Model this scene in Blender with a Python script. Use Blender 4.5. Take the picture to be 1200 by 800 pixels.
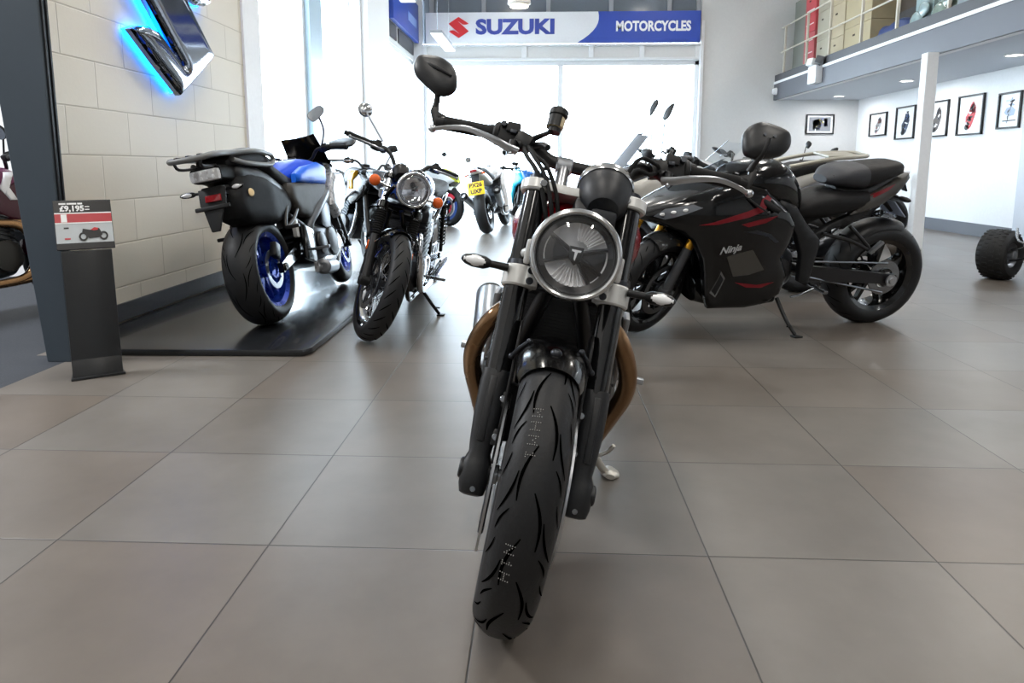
import bpy, bmesh, math, random
from math import sin, cos, pi, radians
from mathutils import Vector, Matrix
from mathutils.geometry import delaunay_2d_cdt

for _o in list(bpy.data.objects):
    bpy.data.objects.remove(_o)
SC = bpy.context.scene
COL = SC.collection
random.seed(7)

# ------------------------------------------------------------------ camera
CAM_LENS = 24.4
cam_data = bpy.data.cameras.new('camera')
cam_data.sensor_width = 36.0
cam_data.lens = CAM_LENS
cam_data.shift_y = -0.0713
cam_data.clip_start = 0.05
cam = bpy.data.objects.new('camera', cam_data)
COL.objects.link(cam)
_p, _r, _y = 0.1463, -0.0015, -0.0431
_f = Vector((sin(_y) * cos(_p), cos(_y) * cos(_p), -sin(_p)))
_right = Vector((cos(_y), -sin(_y), 0))
_down = _f.cross(_right)
_r2 = _right * cos(_r) + _down * sin(_r)
_d2 = _down * cos(_r) - _right * sin(_r)
cam.matrix_world = Matrix(((_r2.x, -_d2.x, -_f.x, 0.0), (_r2.y, -_d2.y, -_f.y, 0.0),
                           (_r2.z, -_d2.z, -_f.z, 1.0355), (0, 0, 0, 1)))
SC.camera = cam

# ------------------------------------------------------------------ world, exposure
SC.view_settings.view_transform = 'Standard'
SC.view_settings.look = 'None'
SC.view_settings.gamma = 1.0
SC.view_settings.use_curve_mapping = False
SC.view_settings.exposure = 0.22
world = bpy.data.worlds.new('overcast_sky')
SC.world = world
world.use_nodes = True
_bg = world.node_tree.nodes['Background']
_bg.inputs[0].default_value = (0.75, 0.87, 1.0, 1)
_bg.inputs[1].default_value = 14.0
SC.cycles.max_bounces = 7
SC.cycles.diffuse_bounces = 4
SC.cycles.glossy_bounces = 4
SC.cycles.transparent_max_bounces = 10
SC.cycles.transmission_bounces = 4
SC.cycles.caustics_reflective = False
SC.cycles.caustics_refractive = False
SC.cycles.sample_clamp_indirect = 6.0
SC.cycles.use_denoising = True


def area_light(name, loc, sx, sy, watts, color=(1, 1, 1), rot=(0, 0, 0)):
    d = bpy.data.lights.new(name, 'AREA')
    d.shape = 'RECTANGLE'
    d.size, d.size_y = sx, sy
    d.energy = watts
    d.color = color
    o = bpy.data.objects.new(name, d)
    o.location = loc
    o.rotation_euler = rot
    COL.objects.link(o)
    return o


CEIL = 5.6
for _i, (_x, _yy, _w) in enumerate([(-0.9, -2.6, 60), (2.9, -2.6, 60), (-0.9, 0.4, 60), (-0.9, 4.4, 70), (-0.9, 8.4, 40), (-0.9, 12.2, 30), (2.9, 0.4, 72), (2.9, 4.4, 70), (2.9, 8.4, 40), (2.9, 12.2, 30)]):
    area_light('ceiling_panel_lamp', (_x, _yy, CEIL - 0.12), 0.28, 1.4, _w, (1.0, 0.95, 0.88))
for _x, _yy in [(5.82, 14.27), (5.86, 11.78), (5.83, 9.15), (5.83, 6.5), (5.83, 3.9), (5.83, 1.3)]:
    area_light('downlight_lamp', (_x, _yy, 2.37), 0.12, 0.12, 15, (0.97, 0.98, 1.0))
area_light('side_room_lamp', (-5.6, 3.0, 4.3), 1.2, 1.2, 380, (0.95, 0.97, 1.0))
area_light('store_lamp', (6.3, 9.0, CEIL - 0.2), 0.3, 1.4, 110, (1.0, 0.94, 0.86))


# ------------------------------------------------------------------ materials
def srgb(h):
    if isinstance(h, str):
        h = h.lstrip('#')
        c = [int(h[i:i + 2], 16) / 255 for i in (0, 2, 4)]
    else:
        c = [v / 255 for v in h]
    return tuple(v / 12.92 if v <= 0.04045 else ((v + 0.055) / 1.055) ** 2.4 for v in c) + (1.0,)


MATS = {}


def mat(name, col, rough=0.5, metal=0.0, coat=0.0, spec=0.5, var=0.05, scale=30.0, bump=0.0, bscale=200.0, emit=None, estr=0.0):
    if name in MATS:
        return MATS[name]
    m = bpy.data.materials.new(name)
    m.use_nodes = True
    nt = m.node_tree
    b = nt.nodes['Principled BSDF']
    c = srgb(col)
    tc = nt.nodes.new('ShaderNodeTexCoord')
    nz = nt.nodes.new('ShaderNodeTexNoise')
    nz.inputs['Scale'].default_value = scale
    nz.inputs['Detail'].default_value = 3
    nt.links.new(tc.outputs['Object'], nz.inputs['Vector'])
    mr = nt.nodes.new('ShaderNodeMapRange')
    mr.inputs['To Min'].default_value = max(0.0, rough * (1 - 3 * var))
    mr.inputs['To Max'].default_value = min(1.0, rough * (1 + 3 * var))
    nt.links.new(nz.outputs['Fac'], mr.inputs['Value'])
    nt.links.new(mr.outputs['Result'], b.inputs['Roughness'])
    mx = nt.nodes.new('ShaderNodeMix')
    mx.data_type = 'RGBA'
    nt.links.new(nz.outputs['Fac'], mx.inputs[0])
    mx.inputs[6].default_value = tuple(v * (1 - var) for v in c[:3]) + (1,)
    mx.inputs[7].default_value = tuple(min(1, v * (1 + var)) for v in c[:3]) + (1,)
    nt.links.new(mx.outputs[2], b.inputs['Base Color'])
    b.inputs['Metallic'].default_value = metal
    b.inputs['Specular IOR Level'].default_value = spec
    b.inputs['Coat Weight'].default_value = coat
    b.inputs['Coat Roughness'].default_value = 0.04
    if emit:
        b.inputs['Emission Color'].default_value = srgb(emit)
        b.inputs['Emission Strength'].default_value = estr
    if bump:
        n2 = nt.nodes.new('ShaderNodeTexNoise')
        n2.inputs['Scale'].default_value = bscale
        nt.links.new(tc.outputs['Object'], n2.inputs['Vector'])
        bp = nt.nodes.new('ShaderNodeBump')
        bp.inputs['Strength'].default_value = bump
        bp.inputs['Distance'].default_value = 0.002
        nt.links.new(n2.outputs['Fac'], bp.inputs['Height'])
        nt.links.new(bp.outputs['Normal'], b.inputs['Normal'])
    MATS[name] = m
    return m


def glass(name, tint=(1, 1, 1), refl=0.08, rough=0.02):
    if name in MATS:
        return MATS[name]
    m = bpy.data.materials.new(name)
    m.use_nodes = True
    nt = m.node_tree
    nt.nodes.clear()
    out = nt.nodes.new('ShaderNodeOutputMaterial')
    mix = nt.nodes.new('ShaderNodeMixShader')
    tr = nt.nodes.new('ShaderNodeBsdfTransparent')
    tr.inputs[0].default_value = tuple(tint) + (1,)
    gl = nt.nodes.new('ShaderNodeBsdfGlossy')
    gl.inputs['Roughness'].default_value = rough
    lw = nt.nodes.new('ShaderNodeLayerWeight')
    lw.inputs[0].default_value = 0.25
    mr = nt.nodes.new('ShaderNodeMapRange')
    mr.inputs['To Min'].default_value = refl
    mr.inputs['To Max'].default_value = max(0.25, refl * 2.5)
    nt.links.new(lw.outputs['Fresnel'], mr.inputs['Value'])
    nt.links.new(mr.outputs['Result'], mix.inputs[0])
    nt.links.new(tr.outputs[0], mix.inputs[1])
    nt.links.new(gl.outputs[0], mix.inputs[2])
    nt.links.new(mix.outputs[0], out.inputs[0])
    MATS[name] = m
    return m


BLACK = mat('gloss_black_paint', '08090a', 0.16, spec=0.4, coat=0.3)
SATIN = mat('satin_black', '0f1012', 0.42, spec=0.4)
PLAST = mat('black_plastic', '131416', 0.55, spec=0.35, bump=0.15)
RUBBER = mat('tyre_rubber', '1e1f21', 0.5, spec=0.3, var=0.02, bump=0.2, bscale=150)
GROOVE = mat('tyre_groove', '030303', 0.95, spec=0.0)
GRIP = mat('grip_rubber', '101112', 0.75, spec=0.3, bump=0.5, bscale=400)
CHROME = mat('chrome', 'd8dade', 0.07, metal=1)
ALU = mat('brushed_aluminium', 'b9bcc0', 0.3, metal=1)
ALUD = mat('cast_aluminium', '8d9094', 0.42, metal=1)
STEEL = mat('steel', '8a8d91', 0.25, metal=1)
GUN = mat('gunmetal', '3a3d42', 0.35, metal=0.8)
BRONZE = mat('heat_tinted_steel', '8b6d50', 0.27, metal=1, var=0.25, scale=8)
LENSM = glass('clear_lens', (0.97, 0.98, 1), 0.1)
MIRROR = mat('mirror_glass', 'e8ecf0', 0.03, metal=1)
ORANGE = mat('orange_lens', 'e2601a', 0.15, coat=0.5)
REDLENS = mat('red_lens', '8e0f16', 0.15, coat=0.5)
LEDW = mat('led_white', 'f2f4f6', 0.2, coat=0.6)
LEATH = mat('seat_vinyl', '131315', 0.6, spec=0.3, bump=0.4, bscale=300)


# ------------------------------------------------------------------ mesh builder
class MB:
    def __init__(self, xf=None):
        self.v, self.f, self.m = [], [], []
        self.mi = 0
        self.xf = xf

    def add(self, verts, faces):
        k = len(self.v)
        self.v += [Vector(p) for p in verts]
        self.f += [[i + k for i in fc] for fc in faces]
        self.m += [self.mi] * len(faces)
        return self

    def bm(self, b, xf=None):
        b.verts.index_update()
        vs = [(xf @ v.co if xf else v.co.copy()) for v in b.verts]
        self.add(vs, [[v.index for v in f.verts] for f in b.faces])
        b.free()
        return self

    def box(self, c, s, rot=None, bev=0.0, seg=2):
        b = bmesh.new()
        bmesh.ops.create_cube(b, size=1)
        for v in b.verts:
            v.co = Vector((v.co.x * s[0], v.co.y * s[1], v.co.z * s[2]))
        if bev:
            bmesh.ops.bevel(b, geom=list(b.edges), offset=min(bev, min(s) * 0.49), segments=seg, affect='EDGES', profile=0.6)
        M = Matrix.Translation(Vector(c))
        if rot is not None:
            from mathutils import Euler
            M = M @ Euler(rot).to_matrix().to_4x4()
        return self.bm(b, M)

    def tube(self, pts, r, seg=10, n=5, caps=True, flat=1.0):
        pts = [Vector(p) for p in pts]
        rs = list(r) if isinstance(r, (list, tuple)) else [r] * len(pts)
        if len(pts) > 2 and n > 1:
            P, R = [], []
            for i in range(len(pts) - 1):
                p0 = pts[max(i - 1, 0)]; p1 = pts[i]; p2 = pts[i + 1]; p3 = pts[min(i + 2, len(pts) - 1)]
                for k in range(n):
                    t = k / n
                    P.append(0.5 * ((2 * p1) + (p2 - p0) * t + (2 * p0 - 5 * p1 + 4 * p2 - p3) * t * t + (3 * p1 - p0 - 3 * p2 + p3) * t ** 3))
                    R.append(rs[i] * (1 - t) + rs[i + 1] * t)
            P.append(pts[-1]); R.append(rs[-1])
        else:
            P, R = pts, rs
        vs, fs = [], []
        prev = None
        for i, p in enumerate(P):
            d = (P[min(i + 1, len(P) - 1)] - P[max(i - 1, 0)]).normalized()
            if prev is None:
                a = Vector((0, 0, 1)) if abs(d.z) < 0.9 else Vector((1, 0, 0))
                u = d.cross(a).normalized()
            else:
                u = (prev - d * prev.dot(d)).normalized()
            w = d.cross(u)
            prev = u
            for k in range(seg):
                a = 2 * pi * k / seg
                vs.append(p + u * (R[i] * cos(a)) + w * (R[i] * sin(a) * flat))
        for i in range(len(P) - 1):
            for k in range(seg):
                k2 = (k + 1) % seg
                fs.append([i * seg + k, i * seg + k2, (i + 1) * seg + k2, (i + 1) * seg + k])
        if caps:
            fs.append(list(range(seg))[::-1])
            fs.append([(len(P) - 1) * seg + k for k in range(seg)])
        return self.add(vs, fs)

    def lathe(self, prof, o, ax, seg=32, closed=False, a0=0.0, a1=2 * pi):
        """prof: (radius, distance along axis)"""
        o, ax = Vector(o), Vector(ax).normalized()
        t = Vector((0, 0, 1)) if abs(ax.z) < 0.9 else Vector((1, 0, 0))
        u = ax.cross(t).normalized()
        w = ax.cross(u)
        full = abs(a1 - a0 - 2 * pi) < 1e-6
        ns = seg if full else seg + 1
        vs, fs = [], []
        for k in range(ns):
            a = a0 + (a1 - a0) * k / seg
            dr = u * cos(a) + w * sin(a)
            for r, h in prof:
                vs.append(o + dr * r + ax * h)
        n = len(prof)
        m = n if closed else n - 1
        for k in range(seg):
            k2 = (k + 1) % ns
            for i in range(m):
                j = (i + 1) % n
                fs.append([k * n + i, k2 * n + i, k2 * n + j, k * n + j])
        return self.add(vs, fs)

    def cyl(self, a, b, r, seg=16, bev=0.0):
        a, b = Vector(a), Vector(b)
        h = (b - a).length
        bev = min(bev, r * 0.5, h * 0.4)
        prof = [(0, 0), (r - bev, 0), (r, bev), (r, h - bev), (r - bev, h), (0, h)] if bev else [(0, 0), (r, 0), (r, h), (0, h)]
        return self.lathe(prof, a, b - a, seg)

    def ball(self, c, r, seg=14, rings=8, xf=None):
        r = Vector((r, r, r)) if not hasattr(r, '__len__') else Vector(r)
        b = bmesh.new()
        bmesh.ops.create_uvsphere(b, u_segments=seg, v_segments=rings, radius=1)
        M = Matrix.Translation(Vector(c)) @ (xf or Matrix()) @ Matrix.Diagonal((r.x, r.y, r.z, 1))
        return self.bm(b, M)

    def prism(self, pts2, o, ux, uy, t, bev=0.0, seg=2):
        """closed outline in the plane o,ux,uy, extruded by t about the plane"""
        o, ux, uy = Vector(o), Vector(ux).normalized(), Vector(uy).normalized()
        n = ux.cross(uy)
        b = bmesh.new()
        vs = [b.verts.new(o + ux * p[0] + uy * p[1] - n * (t / 2)) for p in pts2]
        f = b.faces.new(vs)
        r = bmesh.ops.extrude_face_region(b, geom=[f])
        nv = [g for g in r['geom'] if isinstance(g, bmesh.types.BMVert)]
        for v in nv:
            v.co += n * t
        bmesh.ops.recalc_face_normals(b, faces=list(b.faces))
        if bev:
            bmesh.ops.bevel(b, geom=list(b.edges), offset=bev, segments=seg, affect='EDGES', profile=0.6)
        return self.bm(b)

    def loft(self, secs, seg=24, sub=4, axis='x'):
        """secs: (x, zc, hw, htop, hbot[, n]) superellipse rings along x"""
        S = [tuple(s) + ((2.4,) if len(s) == 5 else ()) for s in secs]
        out = []
        for i in range(len(S) - 1):
            p0 = S[max(i - 1, 0)]; p1 = S[i]; p2 = S[i + 1]; p3 = S[min(i + 2, len(S) - 1)]
            for k in range(sub):
                t = k / sub
                out.append([0.5 * ((2 * b) + (c - a) * t + (2 * a - 5 * b + 4 * c - d) * t * t + (3 * b - a - 3 * c + d) * t ** 3) for a, b, c, d in zip(p0, p1, p2, p3)])
        out.append(list(S[-1]))
        vs, fs = [], []
        for x, zc, hw, ht, hb, n in out:
            hw, ht, hb = max(hw, .002), max(ht, .002), max(hb, .002)
            for k in range(seg):
                a = 2 * pi * k / seg
                c, s = cos(a), sin(a)
                yy = hw * math.copysign(abs(c) ** (2 / n), c)
                zz = zc + (ht if s > 0 else hb) * math.copysign(abs(s) ** (2 / n), s)
                vs.append((x, yy, zz) if axis == 'x' else (yy, x, zz))
        m = len(out)
        for i in range(m - 1):
            for k in range(seg):
                k2 = (k + 1) % seg
                fs.append([i * seg + k, i * seg + k2, (i + 1) * seg + k2, (i + 1) * seg + k])
        fs.append(list(range(seg))[::-1])
        fs.append([(m - 1) * seg + k for k in range(seg)])
        return self.add(vs, fs)

    def build(self, name, mats, parent=None, ang=38.0, loc=None, flip=False):
        me = bpy.data.meshes.new(name)
        vs = [(self.xf @ p) for p in self.v] if self.xf else self.v
        me.from_pydata([tuple(p) for p in vs], [], self.f)
        for q in (mats if isinstance(mats, (list, tuple)) else [mats]):
            me.materials.append(q)
        if len(self.m) == len(me.polygons):
            me.polygons.foreach_set('material_index', self.m)
        b = bmesh.new()
        b.from_mesh(me)
        bmesh.ops.recalc_face_normals(b, faces=list(b.faces))
        b.to_mesh(me)
        b.free()
        if ang:
            me.shade_smooth()
            me.set_sharp_from_angle(angle=radians(ang))
        o = bpy.data.objects.new(name, me)
        COL.objects.link(o)
        if parent is not None:
            o.parent = parent
        if loc is not None:
            o.location = loc
        return o


def tag(o, label, cat, group=None, kind=None):
    o['label'] = label
    o['category'] = cat
    if group:
        o['group'] = group
    if kind:
        o['kind'] = kind
    return o


def thing(name, label, cat, group=None, loc=(0, 0, 0), rot=(0, 0, 0), scale=1.0):
    o = bpy.data.objects.new(name, None)
    o.empty_display_size = 0.1
    COL.objects.link(o)
    o.location, o.rotation_euler, o.scale = loc, rot, (scale,) * 3
    return tag(o, label, cat, group)


def struct(mb, name, mats, ang=0, label=None):
    o = mb.build(name, mats, ang=ang)
    o['kind'] = 'structure'
    if label:
        o['label'] = label
    return o


def text_verts(body, size=1.0, depth=0.01, bold=0.0, align='CENTER', sx=1.0, shear=0.0):
    cu = bpy.data.curves.new('t', 'FONT')
    cu.body = body
    cu.size = size
    cu.extrude = depth / 2
    cu.offset = bold
    cu.shear = shear
    cu.align_x = align
    cu.align_y = 'CENTER'
    cu.resolution_u = 3
    ob = bpy.data.objects.new('t', cu)
    COL.objects.link(ob)
    dg = bpy.context.evaluated_depsgraph_get()
    me = bpy.data.meshes.new_from_object(ob.evaluated_get(dg))
    vs = [Vector((v.co.x * sx, v.co.y, v.co.z)) for v in me.vertices]
    fs = [list(p.vertices) for p in me.polygons]
    bpy.data.objects.remove(ob)
    bpy.data.curves.remove(cu)
    bpy.data.meshes.remove(me)
    return vs, fs


def put_text(mb, body, o, ux, uy, size, depth=0.004, bold=0.0, align='CENTER', sx=1.0, shear=0.0):
    vs, fs = text_verts(body, size, depth, bold, align, sx, shear)
    o, ux, uy = Vector(o), Vector(ux).normalized(), Vector(uy).normalized()
    n = ux.cross(uy)
    return mb.add([o + ux * v.x + uy * v.y + n * v.z for v in vs], fs)


# ------------------------------------------------------------------ inflated side panels
def _dist(p, poly):
    best = 1e9
    for i in range(len(poly)):
        a, b = poly[i], poly[(i + 1) % len(poly)]
        dx, dy = b[0] - a[0], b[1] - a[1]
        t = max(0, min(1, ((p[0] - a[0]) * dx + (p[1] - a[1]) * dy) / (dx * dx + dy * dy + 1e-12)))
        best = min(best, math.hypot(p[0] - a[0] - t * dx, p[1] - a[1] - t * dy))
    return best


def _inside(p, poly):
    c = False
    for i in range(len(poly)):
        a, b = poly[i], poly[i - 1]
        if (a[1] > p[1]) != (b[1] > p[1]) and p[0] < (b[0] - a[0]) * (p[1] - a[1]) / (b[1] - a[1]) + a[0]:
            c = not c
    return c


def smooth_poly(poly, n=3):
    out = []
    m = len(poly)
    for i in range(m):
        p0, p1, p2, p3 = [Vector(poly[(i + k) % m]) for k in (-1, 0, 1, 2)]
        for k in range(n):
            t = k / n
            q = 0.5 * ((2 * p1) + (p2 - p0) * t + (2 * p0 - 5 * p1 + 4 * p2 - p3) * t * t + (3 * p1 - p0 - 3 * p2 + p3) * t ** 3)
            out.append((q.x, q.y))
    return out


class Panel:
    """a rounded panel whose outline is drawn in the x-z side view; y(x,z) is its outer face"""
    def __init__(self, poly, y0, bulge=0.03, rw=0.07, h=0.035, smooth=0, thick=0.03):
        self.poly = smooth_poly(poly, smooth) if smooth else [tuple(p) for p in poly]
        self.y0 = y0 if callable(y0) else (lambda x, z: y0)
        self.bulge, self.rw, self.h, self.thick = bulge, rw, h, thick

    def y(self, x, z):
        d = min(_dist((x, z), self.poly) / self.rw, 1.0) if _inside((x, z), self.poly) else 0.0
        return self.y0(x, z) + self.bulge * math.sqrt(max(0, 1 - (1 - d) ** 2))

    def mesh(self, mb, side=1, poly=None, lift=0.0, thick=None):
        poly = poly or self.poly
        thick = self.thick if thick is None else thick
        bd = []
        for i in range(len(poly)):
            a, b = Vector(poly[i]), Vector(poly[(i + 1) % len(poly)])
            k = max(1, int((b - a).length / self.h))
            bd += [tuple(a + (b - a) * (j / k)) for j in range(k)]
        xs, zs = [p[0] for p in poly], [p[1] for p in poly]
        pts = list(bd)
        for dd in ((0.25, ) if lift == 0 else ()):
            pass
        x = min(xs)
        while x < max(xs):
            z = min(zs)
            while z < max(zs):
                if _inside((x, z), poly) and _dist((x, z), poly) > self.h * 0.35:
                    pts.append((x, z))
                z += self.h
            x += self.h
        if lift == 0:  # an extra ring near the edge keeps the rounding crisp
            n = len(bd)
            for i in range(n):
                a, b = Vector(bd[i - 1]), Vector(bd[(i + 1) % n])
                t = (b - a)
                if t.length > 1e-6:
                    nn = Vector((-t.y, t.x)).normalized()
                    for sg in (1, -1):
                        for q in (0.12, 0.3):
                            c = Vector(bd[i]) + nn * (sg * q * self.rw)
                            if _inside(c, poly) and abs(_dist(c, poly) - q * self.rw) < 0.15 * q * self.rw:
                                pts.append(tuple(c))
        n = len(bd)
        r = delaunay_2d_cdt([Vector(p) for p in pts], [(i, (i + 1) % n) for i in range(n)], [], 1, 1e-5)
        v2, tris = r[0], r[2]
        top = [Vector((p.x, side * (self.y(p.x, p.y) + lift), p.y)) for p in v2]
        bot = [Vector((p.x, side * (self.y0(p.x, p.y) - thick if lift == 0 else self.y(p.x, p.y) + lift - thick), p.y)) for p in v2]
        m = len(top)
        fs = [list(t) for t in tris] + [[i + m for i in t][::-1] for t in tris]
        cnt = {}
        for t in tris:
            for i in range(len(t)):
                e = (t[i], t[(i + 1) % len(t)])
                cnt[e] = 1
        for (a, b) in list(cnt):
            if (b, a) not in cnt:
                fs.append([b, a, a + m, b + m])
        mb.add(top + bot, fs)
        return self


# ------------------------------------------------------------------ motorcycle kit
class Bike:
    """bike frame: x forward, y to its left, z up, origin where the front tyre meets the floor.
    fork frame: origin at the front axle, x ahead of the fork, y left, z up along the fork."""
    def __init__(self, name, label, loc, heading, lean=10, scale=1.08, R=0.30, rake=24, off=0.03, steer=0, wb=1.44, Rr=0.31, group=None, name_z=0):
        l = radians(lean)
        self.root = thing(name, label, 'motorcycle', group, (loc[0], loc[1], loc[2] + 0.065 * (1 - cos(l))), (-l, 0, radians(heading)), scale)
        self.R, self.wb, self.Rr = R, wb, Rr
        k = radians(rake)
        a = Vector((-sin(k), 0, cos(k)))
        f = Vector((cos(k), 0, sin(k)))
        rot = Matrix.Rotation(radians(steer), 3, a)
        o = Vector((0, 0, R)) - off * f + rot @ (off * f)
        cx, cy, cz = rot @ f, rot @ Vector((0, 1, 0)), rot @ a
        self.FK = Matrix(((cx.x, cy.x, cz.x, o.x), (cx.y, cy.y, cz.y, o.y), (cx.z, cy.z, cz.z, o.z), (0, 0, 0, 1)))
        self.RW = Matrix.Translation((-wb, 0, Rr))
        # axis frame (fork frame without steering), for reference
        self.rake = k

    def F(self):
        return MB(self.FK)

    def part(self, mb, name, mats, parent=None, label=None, ang=38):
        o = mb.build(name, mats, parent or self.root, ang)
        if label:
            o['label'] = label
        return o


def tyre_mesh(mb, R, w, Rr, seg=72, tread=None, tn=14):
    h = (R - Rr) / 1.57
    Rc = R - h

    def pt(th, t, lift=0.0):
        r = Rc + (h + lift) * cos(t)
        return Vector((r * sin(th), (w / 2 + lift) * sin(t), r * cos(th)))
    prof = []
    for i in range(19):
        t = radians(-125 + 250 * i / 18)
        prof.append((Rc + h * cos(t), w / 2 * sin(t)))
    prof.append((Rr - 0.012, w / 2 * 0.72))
    prof.append((Rr - 0.012, -w / 2 * 0.72))
    mb.lathe(prof, (0, 0, 0), (0, 1, 0), seg, closed=True)
    if tread:
        mb.mi = 1

        def strip(path, wd):
            P = [pt(a, b, 0.0007) for a, b in path]
            vs, fs = [], []
            for i, p in enumerate(P):
                a, b = path[i]
                nrm = (p - pt(a, b, -0.01)).normalized()
                d = (P[min(i + 1, len(P) - 1)] - P[max(i - 1, 0)]).normalized()
                s = nrm.cross(d).normalized() * (wd * 0.5 * (0.35 + 0.65 * sin(pi * i / (len(P) - 1))))
                vs += [p - s, p + s]
            for i in range(len(P) - 1):
                fs.append([2 * i, 2 * i + 1, 2 * i + 3, 2 * i + 2])
            mb.add(vs, fs)
        for k in range(tn):
            for sg in (1, -1):
                base = 2 * pi * (k + (0.5 if sg < 0 else 0)) / tn
                for (a0, t0, a1, t1, bow, wd) in tread:
                    path = []
                    for i in range(9):
                        q = i / 8
                        a = base + (a0 + (a1 - a0) * q) * 2 * pi / tn
                        t = radians(sg * (t0 + (t1 - t0) * q + bow * sin(pi * q)))
                        path.append((a, t))
                    strip(path, wd)
        mb.mi = 0
    return mb


TREAD_SPORT = [(0.0, 4, 0.62, 24, 9, 0.0062), (0.3, 30, 0.8, 62, -6, 0.0055), (0.72, 34, 1.0, 58, 4, 0.0045), (0.1, 52, 0.4, 74, -3, 0.004)]
TREAD_ROAD = [(0.0, 8, 0.5, 62, 6, 0.004), (0.45, 14, 0.8, 30, 0, 0.004)]
TREAD_RIB = [(0.0, 10, 0.9, 58, 0, 0.006)]


def wheel(bk, xf, name, R, w, Rr=0.216, style='cast', n=5, rim=SATIN, disc_l=(), disc_r=0.155, hubm=None, tread=None, tn=14, label=None, tyre_seg=72, sprocket=False, disc_mat=STEEL, carrier=GUN):
    mb = MB(xf)
    rw = w * 0.40
    mb.lathe([(Rr - 0.004, -rw), (Rr + 0.006, -rw - 0.006), (Rr + 0.006, -rw + 0.004), (Rr - 0.012, -rw + 0.012), (Rr - 0.02, 0), (Rr - 0.012, rw - 0.012), (Rr + 0.006, rw - 0.004), (Rr + 0.006, rw + 0.006), (Rr - 0.004, rw),
              (Rr - 0.022, rw - 0.012), (Rr - 0.034, 0), (Rr - 0.022, -rw + 0.012)], (0, 0, 0), (0, 1, 0), 56, closed=True)
    hw = max(0.05, w * 0.42)
    if style == 'cast':
        mb.cyl((0, -hw, 0), (0, hw, 0), 0.04, 20, 0.006)
        for k in range(n):
            for ds in ((-0.16, 0.16) if n <= 5 else (0,)):
                a = 2 * pi * k / n + ds
                b = 2 * pi * k / n + ds * 1.4
                p0 = Vector((0.034 * sin(a), 0, 0.034 * cos(a)))
                p1 = Vector(((Rr - 0.024) * sin(b), 0, (Rr - 0.024) * cos(b)))
                d = (p1 - p0).normalized()
                s = d.cross(Vector((0, 1, 0)))
                wd0, wd1 = (0.013, 0.010) if n <= 5 else (0.016, 0.012)
                yy0, yy1 = 0.018, 0.014
                vs = []
                for p, wd, yy in ((p0, wd0, yy0), (p1, wd1, yy1)):
                    vs += [p + s * wd + Vector((0, yy, 0)), p - s * wd + Vector((0, yy, 0)), p - s * wd - Vector((0, yy, 0)), p + s * wd - Vector((0, yy, 0))]
                mb.add(vs, [[0, 1, 5, 4], [1, 2, 6, 5], [2, 3, 7, 6], [3, 0, 4, 7], [0, 3, 2, 1], [4, 5, 6, 7]])
    o = bk.part(mb, name, rim, label=label)
    if style == 'wire':
        hb = MB(xf)
        hb.lathe([(0, -hw), (0.03, -hw), (0.034, -hw * .8), (0.075, -hw * .7), (0.078, -hw * .55), (0.03, -hw * .4), (0.028, hw * .4), (0.05, hw * .6), (0.05, hw * .75), (0.03, hw * .85), (0.02, hw), (0, hw)], (0, 0, 0), (0, 1, 0), 24)
        bk.part(hb, 'hub', hubm or ALU, o)
        sp = MB(xf)
        N = 36
        for k in range(N):
            a = 2 * pi * k / N
            sg = 1 if k % 2 else -1
            b = a + (0.5 if (k // 2) % 2 else -0.5)
            sp.tube([(0.05 * sin(b), sg * hw * 0.62, 0.05 * cos(b)), ((Rr - 0.02) * sin(a), sg * 0.006, (Rr - 0.02) * cos(a))], 0.0017, 6, 1)
        bk.part(sp, 'wire_spokes', CHROME, o)
    tb = MB(xf)
    tyre_mesh(tb, R, w, Rr, tyre_seg, tread, tn)
    t = bk.part(tb, 'tyre', [RUBBER, GROOVE], o, ang=50)
    for l in disc_l:
        db = MB(xf)
        db.lathe([(disc_r - 0.034, l - 0.0025), (disc_r, l - 0.0025), (disc_r, l + 0.0025), (disc_r - 0.034, l + 0.0025)], (0, 0, 0), (0, 1, 0), 48, closed=True)
        db.mi = 1
        db.lathe([(0.04, l - 0.004), (0.055, l - 0.004), (0.055, l + 0.004), (0.04, l + 0.004)], (0, 0, 0), (0, 1, 0), 24, closed=True)
        for k in range(6):
            a = 2 * pi * k / 6
            db.tube([(0.05 * sin(a), l, 0.05 * cos(a)), ((disc_r - 0.028) * sin(a + .25), l, (disc_r - 0.028) * cos(a + .25))], 0.006, 6, 1)
        bk.part(db, 'brake_disc', [disc_mat, carrier], o)
    if sprocket:
        sb = MB(xf)
        l = w * 0.5 + 0.012
        sb.lathe([(0.06, l - 0.003), (0.105, l - 0.003), (0.105, l + 0.003), (0.06, l + 0.003)], (0, 0, 0), (0, 1, 0), 40, closed=True)
        bk.part(sb, 'sprocket', STEEL, o)
    return o


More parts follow.
